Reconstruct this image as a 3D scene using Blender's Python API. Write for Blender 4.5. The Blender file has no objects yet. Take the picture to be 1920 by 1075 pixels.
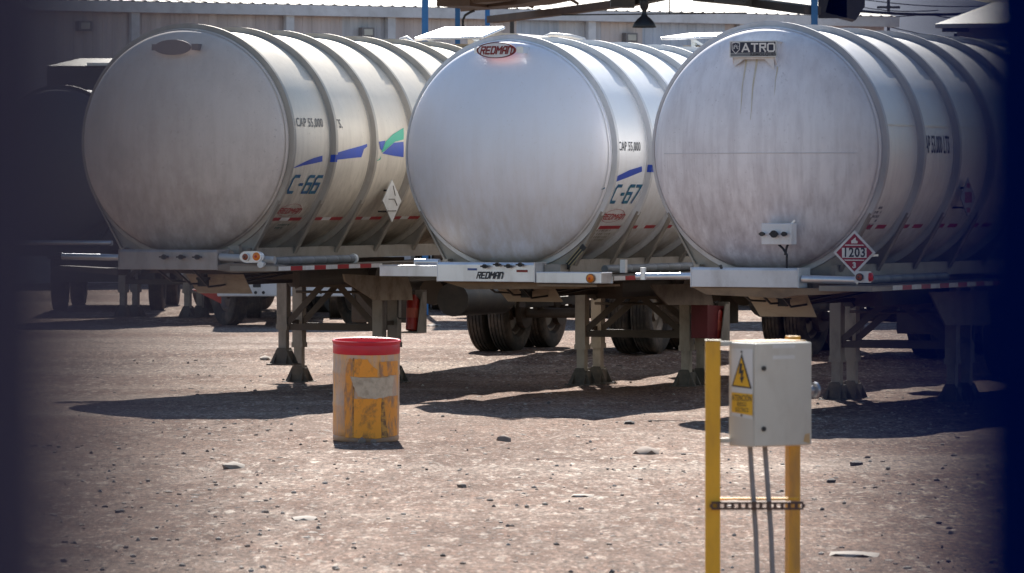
import bpy, bmesh, math, random
from mathutils import Vector, Matrix, noise
random.seed(7)
R = math.radians
SC = bpy.context.scene
COL = SC.collection

# ------------------------------------------------------------------ camera
F = 9000.0          # focal length in pixels of the 1920 wide photo
CAMZ = 2.18
HOR = 362.0
PITCH = math.atan((537.5 - HOR) / F)
cd = bpy.data.cameras.new("camera")
cam = bpy.data.objects.new("camera", cd); COL.objects.link(cam)
cam.location = (0, 0, CAMZ)
cam.rotation_euler = (math.pi / 2 - PITCH, 0, 0)
cd.sensor_width = 36.0; cd.sensor_fit = 'HORIZONTAL'
cd.lens = 36.0 * F / 1920.0
cd.clip_start = 0.05; cd.clip_end = 20000
cd.dof.use_dof = True
cd.dof.focus_distance = 49.0
cd.dof.aperture_fstop = 8.6
SC.camera = cam

# ------------------------------------------------------------------ world / sun
TAN_E = 0.80
SUN = Vector((0.05, -1.0, -TAN_E)).normalized()     # direction the light travels
w = bpy.data.worlds.new("World"); SC.world = w; w.use_nodes = True
nt = w.node_tree
bg = nt.nodes["Background"]
sky = nt.nodes.new("ShaderNodeTexSky"); sky.sky_type = 'NISHITA'; sky.sun_disc = False
sky.sun_elevation = math.atan(TAN_E); sky.sun_rotation = -0.05
sky.air_density = 1.2; sky.dust_density = 0.4; sky.ozone_density = 3.0
nt.links.new(sky.outputs[0], bg.inputs[0]); bg.inputs[1].default_value = 0.058
sl = bpy.data.lights.new("sun", 'SUN'); sl.energy = 4.9; sl.angle = R(0.5); sl.color = (1.0, 0.95, 0.87)
so = bpy.data.objects.new("sun", sl); COL.objects.link(so)
so.rotation_euler = SUN.to_track_quat('-Z', 'Y').to_euler()
so.location = (0, 0, 30)
SC.view_settings.view_transform = 'Standard'; SC.view_settings.look = 'None'
SC.view_settings.exposure = 1.3; SC.view_settings.gamma = 1.0
SC.view_settings.use_curve_mapping = False
SC.cycles.use_denoising = True
SC.cycles.max_bounces = 8

# ------------------------------------------------------------------ pixel helpers (photo pixels -> world)
def ray(px, py):
    c, s = math.cos(PITCH), math.sin(PITCH)
    a, b = (px - 960) / F, -(py - 537.5) / F
    return Vector((a, c + b * s, -s + b * c))
def at(px, py, d):
    r = ray(px, py); k = d / r.y
    return Vector((r.x * k, d, CAMZ + r.z * k))
def sstep(a, b, x):
    t = max(0.0, min(1.0, (x - a) / (b - a))); return t * t * (3 - 2 * t)
def gz(x, y):
    z = 0.14 * sstep(56, 63, y)
    if 15 < y < 90 and abs(x) < 25:
        k = sstep(15, 22, y) * (1 - sstep(75, 90, y))
        z += k * (0.022 * noise.noise(Vector((x * .35, y * .22, 1.7))) + 0.010 * noise.noise(Vector((x * 1.1, y * .8, 4.2)))
                  + 0.005 * noise.noise(Vector((x * 3.1, y * 2.6, 9.1))))
        for (x0, sl_, w_) in ((-2.6, .10, .16), (-.7, .10, .16), (1.2, -.16, .14), (3.1, -.16, .14), (-6.0, .30, .15)):
            u = (x - x0 - sl_ * (y - 36) - .004 * (y - 36) ** 2) / w_
            if abs(u) < 2.2: z += k * (-.022 * math.exp(-u * u) + .012 * math.exp(-(abs(u) - 1.35) ** 2 * 6)) * (.6 + .6 * noise.noise(Vector((x0, y * .35, 2.2))))
    return z

# ------------------------------------------------------------------ materials
MATS = {}
def rgb(h):                                   # sRGB 0-255 -> linear
    return tuple(((c / 255) / 12.92 if c / 255 <= .04045 else ((c / 255 + .055) / 1.055) ** 2.4) for c in h)
def mat(name, col, rough=.6, metal=0.0, dirt=None, amt=.35, scale=(3, 3, 3), bump=0.0, bscale=40, spec=.5, lo=.45, hi=.7, col2=None, rvar=0.0):
    if name in MATS: return MATS[name]
    m = bpy.data.materials.new(name); m.use_nodes = True; n = m.node_tree; L = n.links
    p = n.nodes["Principled BSDF"]
    p.inputs["Roughness"].default_value = rough; p.inputs["Metallic"].default_value = metal
    p.inputs["Specular IOR Level"].default_value = spec
    tc = n.nodes.new("ShaderNodeTexCoord")
    mp = n.nodes.new("ShaderNodeMapping"); mp.inputs["Scale"].default_value = scale
    L.new(tc.outputs["Object"], mp.inputs[0])
    nz = n.nodes.new("ShaderNodeTexNoise"); nz.inputs["Scale"].default_value = 1.0; nz.inputs["Detail"].default_value = 7; nz.inputs["Roughness"].default_value = .65
    L.new(mp.outputs[0], nz.inputs[0])
    rp = n.nodes.new("ShaderNodeMapRange"); rp.inputs[1].default_value = lo; rp.inputs[2].default_value = hi; rp.inputs[4].default_value = amt
    L.new(nz.outputs[0], rp.inputs[0])
    mx = n.nodes.new("ShaderNodeMix"); mx.data_type = 'RGBA'
    mx.inputs[6].default_value = (*col, 1); mx.inputs[7].default_value = (*(dirt or tuple(c * .5 for c in col)), 1)
    L.new(rp.outputs[0], mx.inputs[0])
    out = mx.outputs[2]
    # slow tonal drift
    n2 = n.nodes.new("ShaderNodeTexNoise"); n2.inputs["Scale"].default_value = 1.3; n2.inputs["Detail"].default_value = 3
    L.new(tc.outputs["Object"], n2.inputs[0])
    r2 = n.nodes.new("ShaderNodeMapRange"); r2.inputs[1].default_value = .3; r2.inputs[2].default_value = .7; r2.inputs[3].default_value = .88; r2.inputs[4].default_value = 1.1
    L.new(n2.outputs[0], r2.inputs[0])
    ml = n.nodes.new("ShaderNodeVectorMath"); ml.operation = 'SCALE'
    L.new(out, ml.inputs[0]); L.new(r2.outputs[0], ml.inputs["Scale"])
    L.new(ml.outputs[0], p.inputs["Base Color"])
    if rvar:
        r3 = n.nodes.new("ShaderNodeMapRange"); r3.inputs[1].default_value = .3; r3.inputs[2].default_value = .7
        r3.inputs[3].default_value = rough - rvar; r3.inputs[4].default_value = rough + rvar
        L.new(nz.outputs[0], r3.inputs[0]); L.new(r3.outputs[0], p.inputs["Roughness"])
    if bump:
        n3 = n.nodes.new("ShaderNodeTexNoise"); n3.inputs["Scale"].default_value = bscale; n3.inputs["Detail"].default_value = 4
        L.new(tc.outputs["Object"], n3.inputs[0])
        b = n.nodes.new("ShaderNodeBump"); b.inputs["Strength"].default_value = bump; b.inputs["Distance"].default_value = .02
        L.new(n3.outputs[0], b.inputs["Height"]); L.new(b.outputs[0], p.inputs["Normal"])
    MATS[name] = m
    return m

def tank_mat(name, col, streak, grime, rough, metal, s_amt, g_amt, zc, low=.5):
    """painted / brushed tank skin: vertical run-off streaks, speckled grime, a darker belt low on the shell"""
    m = bpy.data.materials.new(name); m.use_nodes = True; n = m.node_tree; L = n.links
    p = n.nodes["Principled BSDF"]; p.inputs["Metallic"].default_value = metal
    tc = n.nodes.new("ShaderNodeTexCoord")
    def nse(sc, detail=6, rg=.6):
        mp = n.nodes.new("ShaderNodeMapping"); mp.inputs["Scale"].default_value = sc
        L.new(tc.outputs["Object"], mp.inputs[0])
        z = n.nodes.new("ShaderNodeTexNoise"); z.inputs["Scale"].default_value = 1; z.inputs["Detail"].default_value = detail; z.inputs["Roughness"].default_value = rg
        L.new(mp.outputs[0], z.inputs[0]); return z.outputs[0]
    def rng(v, a, b, c, d):
        r = n.nodes.new("ShaderNodeMapRange"); r.inputs[1].default_value = a; r.inputs[2].default_value = b; r.inputs[3].default_value = c; r.inputs[4].default_value = d
        L.new(v, r.inputs[0]); return r.outputs[0]
    def mul(a, b):
        q = n.nodes.new("ShaderNodeMath"); q.operation = 'MULTIPLY'; L.new(a, q.inputs[0]); L.new(b, q.inputs[1]); return q.outputs[0]
    def mix(f, a, b):
        q = n.nodes.new("ShaderNodeMix"); q.data_type = 'RGBA'; L.new(f, q.inputs[0])
        if isinstance(a, tuple): q.inputs[6].default_value = (*a, 1)
        else: L.new(a, q.inputs[6])
        q.inputs[7].default_value = (*b, 1); return q.outputs[2]
    sp = n.nodes.new("ShaderNodeSeparateXYZ"); L.new(tc.outputs["Object"], sp.inputs[0])
    lowb = rng(sp.outputs[2], zc - 1.15, zc + .35, 1.0, low * .3)
    st = mul(rng(nse((16, 16, .8), 5), .42, .72, 0, s_amt), lowb)
    c = mix(st, col, streak)
    blot = mul(rng(nse((2.2, 2.2, 1.6), 8, .7), .45, .75, 0, g_amt), lowb)
    c = mix(blot, c, grime)
    speck = rng(nse((38, 38, 30), 2), .66, .72, 0, .45 * g_amt)
    c = mix(speck, c, grime)
    belt = mul(rng(sp.outputs[2], zc - .45, zc - 1.1, 0, .8), rng(nse((9, 9, 1.5), 5), .3, .6, .2, 1))  # darker towards the bottom of the shell
    c = mix(belt, c, grime)
    L.new(c, p.inputs["Base Color"])
    L.new(rng(nse((3, 3, 2)), .3, .7, rough - .06, rough + .08), p.inputs["Roughness"])
    b = n.nodes.new("ShaderNodeBump"); b.inputs["Strength"].default_value = .12; b.inputs["Distance"].default_value = .05
    L.new(nse((1.6, 1.6, 1.6), 3), b.inputs["Height"]); L.new(b.outputs[0], p.inputs["Normal"])
    return m

STEEL_TAN = mat("dusty aluminium", (.30, .265, .225), .55, .35, (.15, .12, .09), .6, (3, 3, 2), .1)
ALU = mat("bright aluminium", (.74, .76, .80), .34, .7, (.4, .38, .36), .4, (5, 5, 2), .05)
WHITE_ALU = mat("white painted aluminium", (.72, .72, .74), .42, .1, (.3, .25, .2), .5, (4, 4, 2), .05)
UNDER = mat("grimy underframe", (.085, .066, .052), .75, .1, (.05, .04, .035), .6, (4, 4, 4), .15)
LEGM = mat("dusty leg steel", (.30, .27, .24), .65, .2, (.10, .085, .07), .6, (6, 6, 3), .15)
LEGL = mat("pale leg steel", (.42, .37, .31), .6, .1, (.14, .11, .09), .55, (6, 6, 3), .15)
DARK = mat("dark steel", (.05, .048, .048), .6, .2, (.12, .1, .08), .5, (4, 4, 4))
BLACK = mat("black paint", (.012, .012, .014), .5)
RUBBER = mat("dusty rubber", (.035, .030, .027), .85, 0, (.17, .13, .10), .75, (4, 4, 4), .2)
RIM = mat("wheel rim", (.16, .14, .12), .5, .5, (.15, .1, .07), .5)
TUBE = mat("grey hose tube", (.17, .18, .19), .55, 0, (.1, .09, .08), .5, (6, 6, 6))
TUBEL = mat("pale hose tube", (.42, .42, .42), .5, .2, (.2, .18, .15), .5, (6, 6, 6))
REDT = mat("reflective red", (.42, .012, .022), .4, 0, (.2, .03, .03), .5, (8, 8, 8))
WHITET = mat("reflective white", (.75, .74, .72), .4, 0, (.35, .3, .25), .4, (8, 8, 8))
AMBER = mat("amber lens", (.85, .22, .01), .25, 0, (.5, .12, .01), .3)
REDL = mat("red lens", (.55, .02, .015), .25)
BLUE = mat("blue stripe", (.006, .055, .42), .4, 0, (.05, .07, .25), .4, (8, 8, 8))
GREEN = mat("green stripe", (.0, .40, .24), .4)
NAVYT = mat("blue lettering", (.0, .07, .22), .4, 0, (.0, .16, .2), .7, (20, 20, 20), lo=.4, hi=.55)
INK = mat("black lettering", (.03, .032, .04), .5)
INKW = mat("worn black lettering", (.07, .065, .065), .5, 0, (.3, .27, .24), .6, (60, 60, 60), lo=.5, hi=.55)
DKRED = mat("dark red lettering", (.20, .008, .014), .4)
REDW = mat("worn red lettering", (.40, .03, .03), .5, 0, (.45, .3, .25), .5, (60, 60, 60))
REDP = mat("red paint", (.26, .02, .015), .5, 0, (.12, .03, .02), .5)
PLATEM = mat("blank plate", (.22, .19, .20), .5, .2, (.2, .18, .17), .4)
PLW = mat("white plate", (.66, .66, .68), .4, .1, (.4, .35, .3), .4)
NAVYP = mat("navy sign plate", (.018, .022, .05), .45)
GOLD = mat("faded gold print", (.35, .27, .13), .6)

# ------------------------------------------------------------------ mesh builder
class MB:
    def __init__(s): s.v = []; s.f = []; s.m = []; s.cur = 0
    def add(s, vs, fs):
        o = len(s.v); s.v += [tuple(v) for v in vs]
        for f in fs: s.f.append([i + o for i in f]); s.m.append(s.cur)
        return s
    def box(s, c, d, rot=None):
        hx, hy, hz = d[0] / 2, d[1] / 2, d[2] / 2
        vs = [Vector((x, y, z)) for x in (-hx, hx) for y in (-hy, hy) for z in (-hz, hz)]
        if rot is not None: vs = [rot @ v for v in vs]
        c = Vector(c)
        return s.add([v + c for v in vs], [(0, 1, 3, 2), (4, 6, 7, 5), (0, 4, 5, 1), (2, 3, 7, 6), (0, 2, 6, 4), (1, 5, 7, 3)])
    def b2(s, a, b):
        return s.box(((a[0] + b[0]) / 2, (a[1] + b[1]) / 2, (a[2] + b[2]) / 2), (abs(a[0] - b[0]), abs(a[1] - b[1]), abs(a[2] - b[2])))
    def prism(s, pts, vec):
        """planar polygon extruded by vec"""
        n = len(pts); vec = Vector(vec); a = [Vector(p) for p in pts]; b = [p + vec for p in a]
        fs = [list(range(n))[::-1], list(range(n, 2 * n))] + [(i, (i + 1) % n, n + (i + 1) % n, n + i) for i in range(n)]
        return s.add(a + b, fs)
    def tube(s, pts, r, n=10, caps=True):
        pts = [Vector(p) for p in pts]; rs = r if isinstance(r, (list, tuple)) else [r] * len(pts)
        vs = []; fs = []; up = None
        for i, p in enumerate(pts):
            t = (pts[min(i + 1, len(pts) - 1)] - pts[max(i - 1, 0)]).normalized()
            if up is None: up = Vector((0, 0, 1)) if abs(t.z) < .9 else Vector((1, 0, 0))
            a = t.cross(up).normalized(); b = a.cross(t).normalized(); up = b
            for k in range(n):
                q = 2 * math.pi * k / n; vs.append(p + (a * math.cos(q) + b * math.sin(q)) * rs[i])
        for i in range(len(pts) - 1):
            for k in range(n): fs.append((i * n + k, i * n + (k + 1) % n, (i + 1) * n + (k + 1) % n, (i + 1) * n + k))
        if caps: fs.append(tuple(range(n))[::-1]); fs.append(tuple(range((len(pts) - 1) * n, len(pts) * n)))
        return s.add(vs, fs)
    def bar(s, a, b, wx, wz):
        """rectangular bar from a to b"""
        a = Vector(a); b = Vector(b); t = (b - a).normalized()
        u = Vector((0, 0, 1)) if abs(t.z) < .95 else Vector((0, 1, 0))
        x = t.cross(u).normalized(); z = x.cross(t).normalized()
        vs = [p + x * i * wx / 2 + z * j * wz / 2 for p in (a, b) for i, j in ((-1, -1), (1, -1), (1, 1), (-1, 1))]
        return s.add(vs, [(3, 2, 1, 0), (4, 5, 6, 7), (0, 1, 5, 4), (1, 2, 6, 5), (2, 3, 7, 6), (3, 0, 4, 7)])
    def lathe(s, prof, axis='Y', c=(0, 0, 0), n=96, close=False):
        """prof: list of (along, radius)"""
        vs = []; fs = []; c = Vector(c)
        for (a, r) in prof:
            for k in range(n):
                q = 2 * math.pi * k / n
                if axis == 'Y': v = Vector((r * math.sin(q), a, r * math.cos(q)))
                elif axis == 'Z': v = Vector((r * math.cos(q), r * math.sin(q), a))
                else: v = Vector((a, r * math.cos(q), r * math.sin(q)))
                vs.append(v + c)
        m = len(prof)
        for i in range(m if close else m - 1):
            j = (i + 1) % m
            for k in range(n): fs.append((i * n + k, i * n + (k + 1) % n, j * n + (k + 1) % n, j * n + k))
        return s.add(vs, fs)
    def build(s, name, mats, parent=None, smooth=None, loc=None, bevel=0):
        me = bpy.data.meshes.new(name); me.from_pydata(s.v, [], s.f)
        for m in (mats if isinstance(mats, (list, tuple)) else [mats]): me.materials.append(m)
        if max(s.m, default=0) > 0: me.polygons.foreach_set("material_index", s.m)
        bm = bmesh.new(); bm.from_mesh(me)
        bmesh.ops.remove_doubles(bm, verts=bm.verts, dist=1e-5)
        bmesh.ops.recalc_face_normals(bm, faces=bm.faces); bm.to_mesh(me); bm.free()
        if smooth is not None:
            me.polygons.foreach_set("use_smooth", [True] * len(me.polygons)); me.set_sharp_from_angle(angle=R(smooth))
        o = bpy.data.objects.new(name, me); COL.objects.link(o)
        if parent: o.parent = parent
        if loc: o.location = loc
        if bevel:
            b = o.modifiers.new("bevel", 'BEVEL'); b.width = bevel; b.segments = 2; b.limit_method = 'ANGLE'
        return o

def tag(o, label, cat=None, group=None, kind=None):
    if label: o["label"] = label
    if cat: o["category"] = cat
    if group: o["group"] = group
    if kind: o["kind"] = kind
    return o
def empty(name, loc, rz=0):
    o = bpy.data.objects.new(name, None); COL.objects.link(o); o.location = loc; o.rotation_euler = (0, 0, rz); o.empty_display_size = .3
    return o
def copy_part(o, parent, dy=0, loc=None):
    c = o.copy(); COL.objects.link(c); c.parent = parent
    if loc is not None: c.location = loc
    else: c.location = o.location + Vector((0, dy, 0))
    for ch in list(o.children):
        g = ch.copy(); COL.objects.link(g); g.parent = c
    return c

def text_mesh(txt, size, bold=0.0, shear=0.0, sx=1.0, align='CENTER'):
    """letters as flat triangles/ngons in the XY plane, centred; returns verts, faces"""
    cu = bpy.data.curves.new("t", 'FONT'); cu.body = txt; cu.size = size; cu.offset = bold; cu.shear = shear
    cu.space_character = 1.08; cu.align_x = align; cu.align_y = 'CENTER'; cu.resolution_u = 3; cu.fill_mode = 'FRONT'
    o = bpy.data.objects.new("t", cu); COL.objects.link(o)
    dg = bpy.context.evaluated_depsgraph_get(); dg.update()
    me = o.evaluated_get(dg).to_mesh()
    bm = bmesh.new(); bm.from_mesh(me)
    o.evaluated_get(dg).to_mesh_clear(); bpy.data.objects.remove(o); bpy.data.curves.remove(cu)
    if len(bm.verts):
        y0 = min(v.co.y for v in bm.verts); y1 = max(v.co.y for v in bm.verts)
        y = y0 + .02
        while y < y1:
            bmesh.ops.bisect_plane(bm, geom=bm.verts[:] + bm.edges[:] + bm.faces[:], plane_co=(0, y, 0), plane_no=(0, 1, 0)); y += .025
    vs = [(v.co.x * sx, v.co.y) for v in bm.verts]; bm.verts.index_update()
    fs = [[v.index for v in f.verts] for f in bm.faces]; bm.free()
    return vs, fs

GL = {  # block capitals on a 4 x 6 grid, strokes
 'R': [[(0, 0), (0, 6), (4, 6), (4, 3.2), (0.2, 3.2)], [(2.2, 3.0), (4, 0)]], 'E': [[(4, 6), (0, 6), (0, 0), (4, 0)], [(0, 3), (3.4, 3)]],
 'D': [[(0, 0), (0, 6), (3.2, 6), (4, 5), (4, 1), (3.2, 0), (0, 0)]], 'M': [[(0, 0), (0, 6), (2.4, 3), (4.8, 6), (4.8, 0)]],
 'A': [[(0, 0), (0, 4.6), (1.2, 6), (4, 6), (4, 0)], [(0, 2.6), (4, 2.6)]], 'N': [[(0, 0), (0, 6), (2.6, 6), (4, 4.6), (4, 0)]],
 'C': [[(4, 6), (.8, 6), (0, 5), (0, 1), (.8, 0), (4, 0)]], '-': [[(.6, 3), (2.6, 3)]], '6': [[(4, 6), (.8, 6), (0, 5), (0, 0), (4, 0), (4, 3.3), (0, 3.3)]],
 '7': [[(0, 6), (4, 6), (1.8, 0)]], 'V': [[(0, 0), (2.6, 6), (5.2, 0)], [(1.4, 1.7), (4.6, 1.7)]], 'T': [[(0, 6), (4.6, 6)], [(2.3, 6), (2.3, 0)]],
 'O': [[(.8, 0), (0, 1), (0, 5), (.8, 6), (4.2, 6), (5, 5), (5, 1), (4.2, 0), (.8, 0)]]}
GW = {'M': 4.8, '-': 3.2, 'V': 5.2, 'T': 4.6, 'O': 5}
def block_text(txt, h, wd, shear=0.0, sx=1.0, gap=1.9):
    """heavy squared lettering, h tall; wd = stroke width in grid units"""
    k = h / 6.0; verts = []; faces = []; x0 = 0.0; tot = sum(GW.get(c, 4) for c in txt) + gap * (len(txt) - 1); lay = 0
    for c in txt:
        for pl in GL[c]:
            for i, (a, b) in enumerate(zip(pl, pl[1:])):
                A, B = Vector(a), Vector(b); t = (B - A).normalized(); nn = Vector((-t.y, t.x)) * wd / 2
                A = A - t * wd * .42; B = B + t * wd * .42; ns = max(1, int((B - A).length * k / .03))
                for j in range(ns):
                    p, q = A.lerp(B, j / ns), A.lerp(B, (j + 1) / ns); o = len(verts)
                    for v in (p + nn, q + nn, q - nn, p - nn):
                        X_ = (v.x + x0 - tot / 2) * k * sx; Y_ = (v.y - 3) * k; verts.append((X_ + shear * Y_, Y_, lay * .00025))
                    faces.append((o, o + 1, o + 2, o + 3))
                lay += 1
        x0 += GW.get(c, 4) + gap
    return verts, faces

# ------------------------------------------------------------------ ground (one sheet to the horizon)
def rng_list(a, b, st):
    n = int(round((b - a) / st)); return [a + i * (b - a) / n for i in range(n + 1)]
xs = [-4000, -1500, -500, -200, -90, -45, -25] + rng_list(-13, 13, .16) + [25, 45, 90, 200, 500, 1500, 4000]
ys = [-4000, -800, -200, -60, -20, 0, 10, 18] + rng_list(24, 68, .16) + rng_list(69, 92, 1) + [110, 140, 200, 400, 1000, 4000]
ys = sorted(set(ys))
vs = [(x, y, gz(x, y)) for y in ys for x in xs]
nx = len(xs)
fs = [(j * nx + i, j * nx + i + 1, (j + 1) * nx + i + 1, (j + 1) * nx + i) for j in range(len(ys) - 1) for i in range(nx - 1)]
g = MB(); g.add(vs, fs)
def ground_mat():
    m = bpy.data.materials.new("dry gravelly dirt"); m.use_nodes = True; n = m.node_tree; L = n.links
    p = n.nodes["Principled BSDF"]; p.inputs["Roughness"].default_value = .95; p.inputs["Specular IOR Level"].default_value = .15
    tc = n.nodes.new("ShaderNodeTexCoord")
    def nse(sc, detail=5, rg=.6, off=0):
        mp = n.nodes.new("ShaderNodeMapping"); mp.inputs["Scale"].default_value = sc; mp.inputs["Location"].default_value = (off, off, 0)
        L.new(tc.outputs["Object"], mp.inputs[0])
        z = n.nodes.new("ShaderNodeTexNoise"); z.inputs["Scale"].default_value = 1; z.inputs["Detail"].default_value = detail; z.inputs["Roughness"].default_value = rg
        L.new(mp.outputs[0], z.inputs[0]); return z.outputs[0]
    def rng(v, a, b, c, d):
        r = n.nodes.new("ShaderNodeMapRange"); r.inputs[1].default_value = a; r.inputs[2].default_value = b; r.inputs[3].default_value = c; r.inputs[4].default_value = d
        L.new(v, r.inputs[0]); return r.outputs[0]
    def mix(f, a, b):
        q = n.nodes.new("ShaderNodeMix"); q.data_type = 'RGBA'; L.new(f, q.inputs[0])
        if isinstance(a, tuple): q.inputs[6].default_value = (*a, 1)
        else: L.new(a, q.inputs[6])
        if isinstance(b, tuple): q.inputs[7].default_value = (*b, 1)
        else: L.new(b, q.inputs[7])
        return q.outputs[2]
    def mulv(a, b_):
        q = n.nodes.new("ShaderNodeMath"); q.operation = 'MULTIPLY'; L.new(a, q.inputs[0]); L.new(b_, q.inputs[1]); return q.outputs[0]
    c = mix(rng(nse((.5, .14, 1), 6, .65), .38, .62, 0, 1), (.098, .053, .037), (.172, .106, .078))
    c = mix(rng(nse((.10, .30, 1), 4, .6, 31), .50, .68, 0, .55), c, (.33, .27, .225))
    c = mix(rng(nse((.22, .10, 1), 5, .65, 41), .55, .72, 0, .6), c, (.105, .068, .052))
    patch = rng(nse((.30, .07, 1), 5, .6, 7), .40, .66, .10, 1)
    c = mix(mulv(patch, rng(nse((3.0, .9, 1), 7, .75, 2), .44, .62, 0, .8)), c, (.285, .215, .175))
    c = mix(mulv(patch, rng(nse((9, 2.4, 1), 5, .7, 3), .55, .62, 0, .85)), c, (.46, .395, .335))
    c = mix(rng(nse((24, 7, 1), 4, .75, 5), .58, .66, 0, .8), c, (.42, .36, .32))
    c = mix(rng(nse((12, 3.4, 1), 4, .7, 11), .60, .67, 0, .8), c, (.085, .058, .046))
    def scl(v, a):
        q = n.nodes.new("ShaderNodeVectorMath"); q.operation = 'SCALE'; L.new(v, q.inputs[0]); L.new(a, q.inputs["Scale"]); return q.outputs[0]
    c = scl(c, rng(nse((30, 7, 1), 3, .7, 17), .32, .68, .45, 1.55))
    c = scl(c, rng(nse((9, 2.0, 1), 5, .75, 23), .32, .68, .68, 1.32))
    L.new(c, p.inputs["Base Color"])
    b = n.nodes.new("ShaderNodeBump"); b.inputs["Strength"].default_value = .7; b.inputs["Distance"].default_value = .05
    L.new(nse((9, 5, 1), 7, .75, 5), b.inputs["Height"]); L.new(b.outputs[0], p.inputs["Normal"])
    return m
gm = ground_mat()
go = g.build("ground", gm, smooth=180); tag(go, None, kind="structure")

# gravel: small loose stones, nobody could count them
ICO = None
def ico():
    global ICO
    if ICO is None:
        bm = bmesh.new(); bmesh.ops.create_icosphere(bm, subdivisions=1, radius=1)
        ICO = ([v.co.copy() for v in bm.verts], [[v.index for v in f.verts] for f in bm.faces]); bm.free()
    return ICO
def stone_into(mb, x, y, r, flat=.45, sink=.25, jag=.28):
    V, Fc = ico(); a = random.uniform(0, 6.28); ca, sa = math.cos(a), math.sin(a)
    ex, ey = random.uniform(.7, 1.4), random.uniform(.7, 1.2); z0 = gz(x, y)
    vs = []
    for v in V:
        k = r * (1 + random.uniform(-jag, jag)); px_, py_, pz = v.x * ex * k, v.y * ey * k, v.z * k * flat
        vs.append((x + px_ * ca - py_ * sa, y + px_ * sa + py_ * ca, z0 + pz + r * flat * (1 - 2 * sink) * .6))
    mb.add(vs, Fc)
gr = MB(); gi = 0
while gi < 1700:
    t = random.random(); y = 1 / (1 / 26.5 + t * (1 / 60.0 - 1 / 26.5))     # even in the picture's height
    x = random.uniform(-.108, .108) * y
    dn = noise.noise(Vector((x * .45, y * .12, 3.3))) + .5 * noise.noise(Vector((x * 1.5, y * .4, 8.3)))
    if dn < random.uniform(-.75, .45): continue
    r = .007 * (1 + random.expovariate(1.2)) * (.7 + y / 60); r = min(r, .024)
    gr.cur = 0 if random.random() < .5 else (1 if random.random() < .6 else 2)
    fl_ = random.choice((.2, .25, .6, .8)); stone_into(gr, x, y, r * (1.3 if fl_ < .3 else .85), fl_, .45 if fl_ < .3 else .25); gi += 1
ST1 = mat("pale stone", (.36, .31, .27), .9, 0, (.2, .16, .13), .6, (9, 9, 9))
ST2 = mat("brown stone", (.24, .18, .145), .9, 0, (.12, .09, .08), .5, (9, 9, 9))
ST3 = mat("dark stone", (.09, .075, .07), .9, 0, (.05, .04, .04), .5, (9, 9, 9))
go2 = gr.build("gravel", [ST1, ST2, ST3]); tag(go2, "small loose stones scattered over the dirt yard", "gravel", kind="stuff")
SPOTS = [(438, 876, .10, 0, .4, "pale flat stone lying alone on the dirt left of the drum"),
         (497, 689, .07, 0, .6, "small pale rock beside the hanging foot of the left trailer"),
         (1208, 848, .11, 1, .45, "flat brown-grey stone on the gravel left of the electrical box"),
         (866, 913, .05, 1, .7, "rounded dark pebble in the foreground below the drum"),
         (1092, 931, .09, 0, .22, "thin pale slab lying in the foreground gravel"),
         (1180, 796, .06, 2, .6, "dark lump of rock at the edge of the middle trailer's shadow"),
         (812, 631, .11, 0, .3, "white patch of rubble on the lit ground right of the drum"),
         (944, 827, .055, 1, .8, "upright brown stone on the gravel right of the drum"),
         (575, 976, .085, 0, .3, "pale stone at the lower left of the yard"),
         (1601, 1044, .13, 0, .18, "long flat pale stone at the bottom right beyond the yellow posts"),
         (1607, 869, .075, 2, .5, "dark rock on the ground right of the electrical box"),
         (1558, 905, .05, 2, .6, "small dark rock just right of the right yellow post"),
         (678, 829, .05, 1, .8, "grey rock lying against the foot of the drum"),
         (700, 831, .032, 1, .8, "little grey rock beside the drum's foot, right of the larger one")]
for (px, py, r, k, fl, lab) in SPOTS:
    d = CAMZ * F / (py - HOR); p = at(px, py, d)
    m = MB(); random.seed(int(px)); 
    if px in (678, 700): p.x = (px - 960) / F * 41.55; p.y = 41.55
    stone_into(m, p.x, p.y, r, fl, .3, .18)
    o = m.build("stone", [(ST1, ST2, ST3)[k]], smooth=50)
    c = Vector((p.x, p.y, gz(p.x, p.y)))
    o.data.transform(Matrix.Translation(-c)); o.location = c
    tag(o, lab, "stone", "larger stones on the yard")
random.seed(11)

# ------------------------------------------------------------------ wheels
def tyre_mesh(r=.51, w=.26):
    h = w / 2; prof = [(-h * .55, r * .56), (-h * .9, r * .62), (-h, r * .80), (-h * .93, r * .93), (-h * .80, r * .985)]
    for g0 in (-.55, -.18, .18, .55):
        prof += [(h * (g0 - .06), r * .998), (h * (g0 - .05), r * .972), (h * (g0 + .05), r * .972), (h * (g0 + .06), r * .998)]
    prof += [(h * .80, r * .985), (h * .93, r * .93), (h, r * .80), (h * .9, r * .62), (h * .55, r * .56)]
    m = MB(); m.lathe(prof, 'X', n=64, close=True); return m
def rim_mesh(r=.51, w=.26):
    h = w / 2; m = MB()
    m.lathe([(-h * .5, r * .57), (-h * .55, r * .5), (-.02, r * .42), (-.02, r * .2), (-.06, r * .16), (-.06, .001), (.06, .001), (.06, r * .16), (.02, r * .2), (.02, r * .42), (h * .55, r * .5), (h * .5, r * .57)], 'X', n=32, close=True)
    return m
_T = tyre_mesh().build("tyre", RUBBER, smooth=28); _Rm = rim_mesh().build("rim", RIM, smooth=35)
TY, RI = _T.data, _Rm.data
bpy.data.objects.remove(_T); bpy.data.objects.remove(_Rm)
def wheel(parent, loc, name="wheel"):
    t = bpy.data.objects.new(name, None); COL.objects.link(t); t.parent = parent; t.location = loc; t.empty_display_size = .2
    a = bpy.data.objects.new("tyre", TY); COL.objects.link(a); a.parent = t; a.rotation_euler = (random.uniform(0, 6), 0, 0)
    b = bpy.data.objects.new("rim", RI); COL.objects.link(b); b.parent = t
    return t

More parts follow.
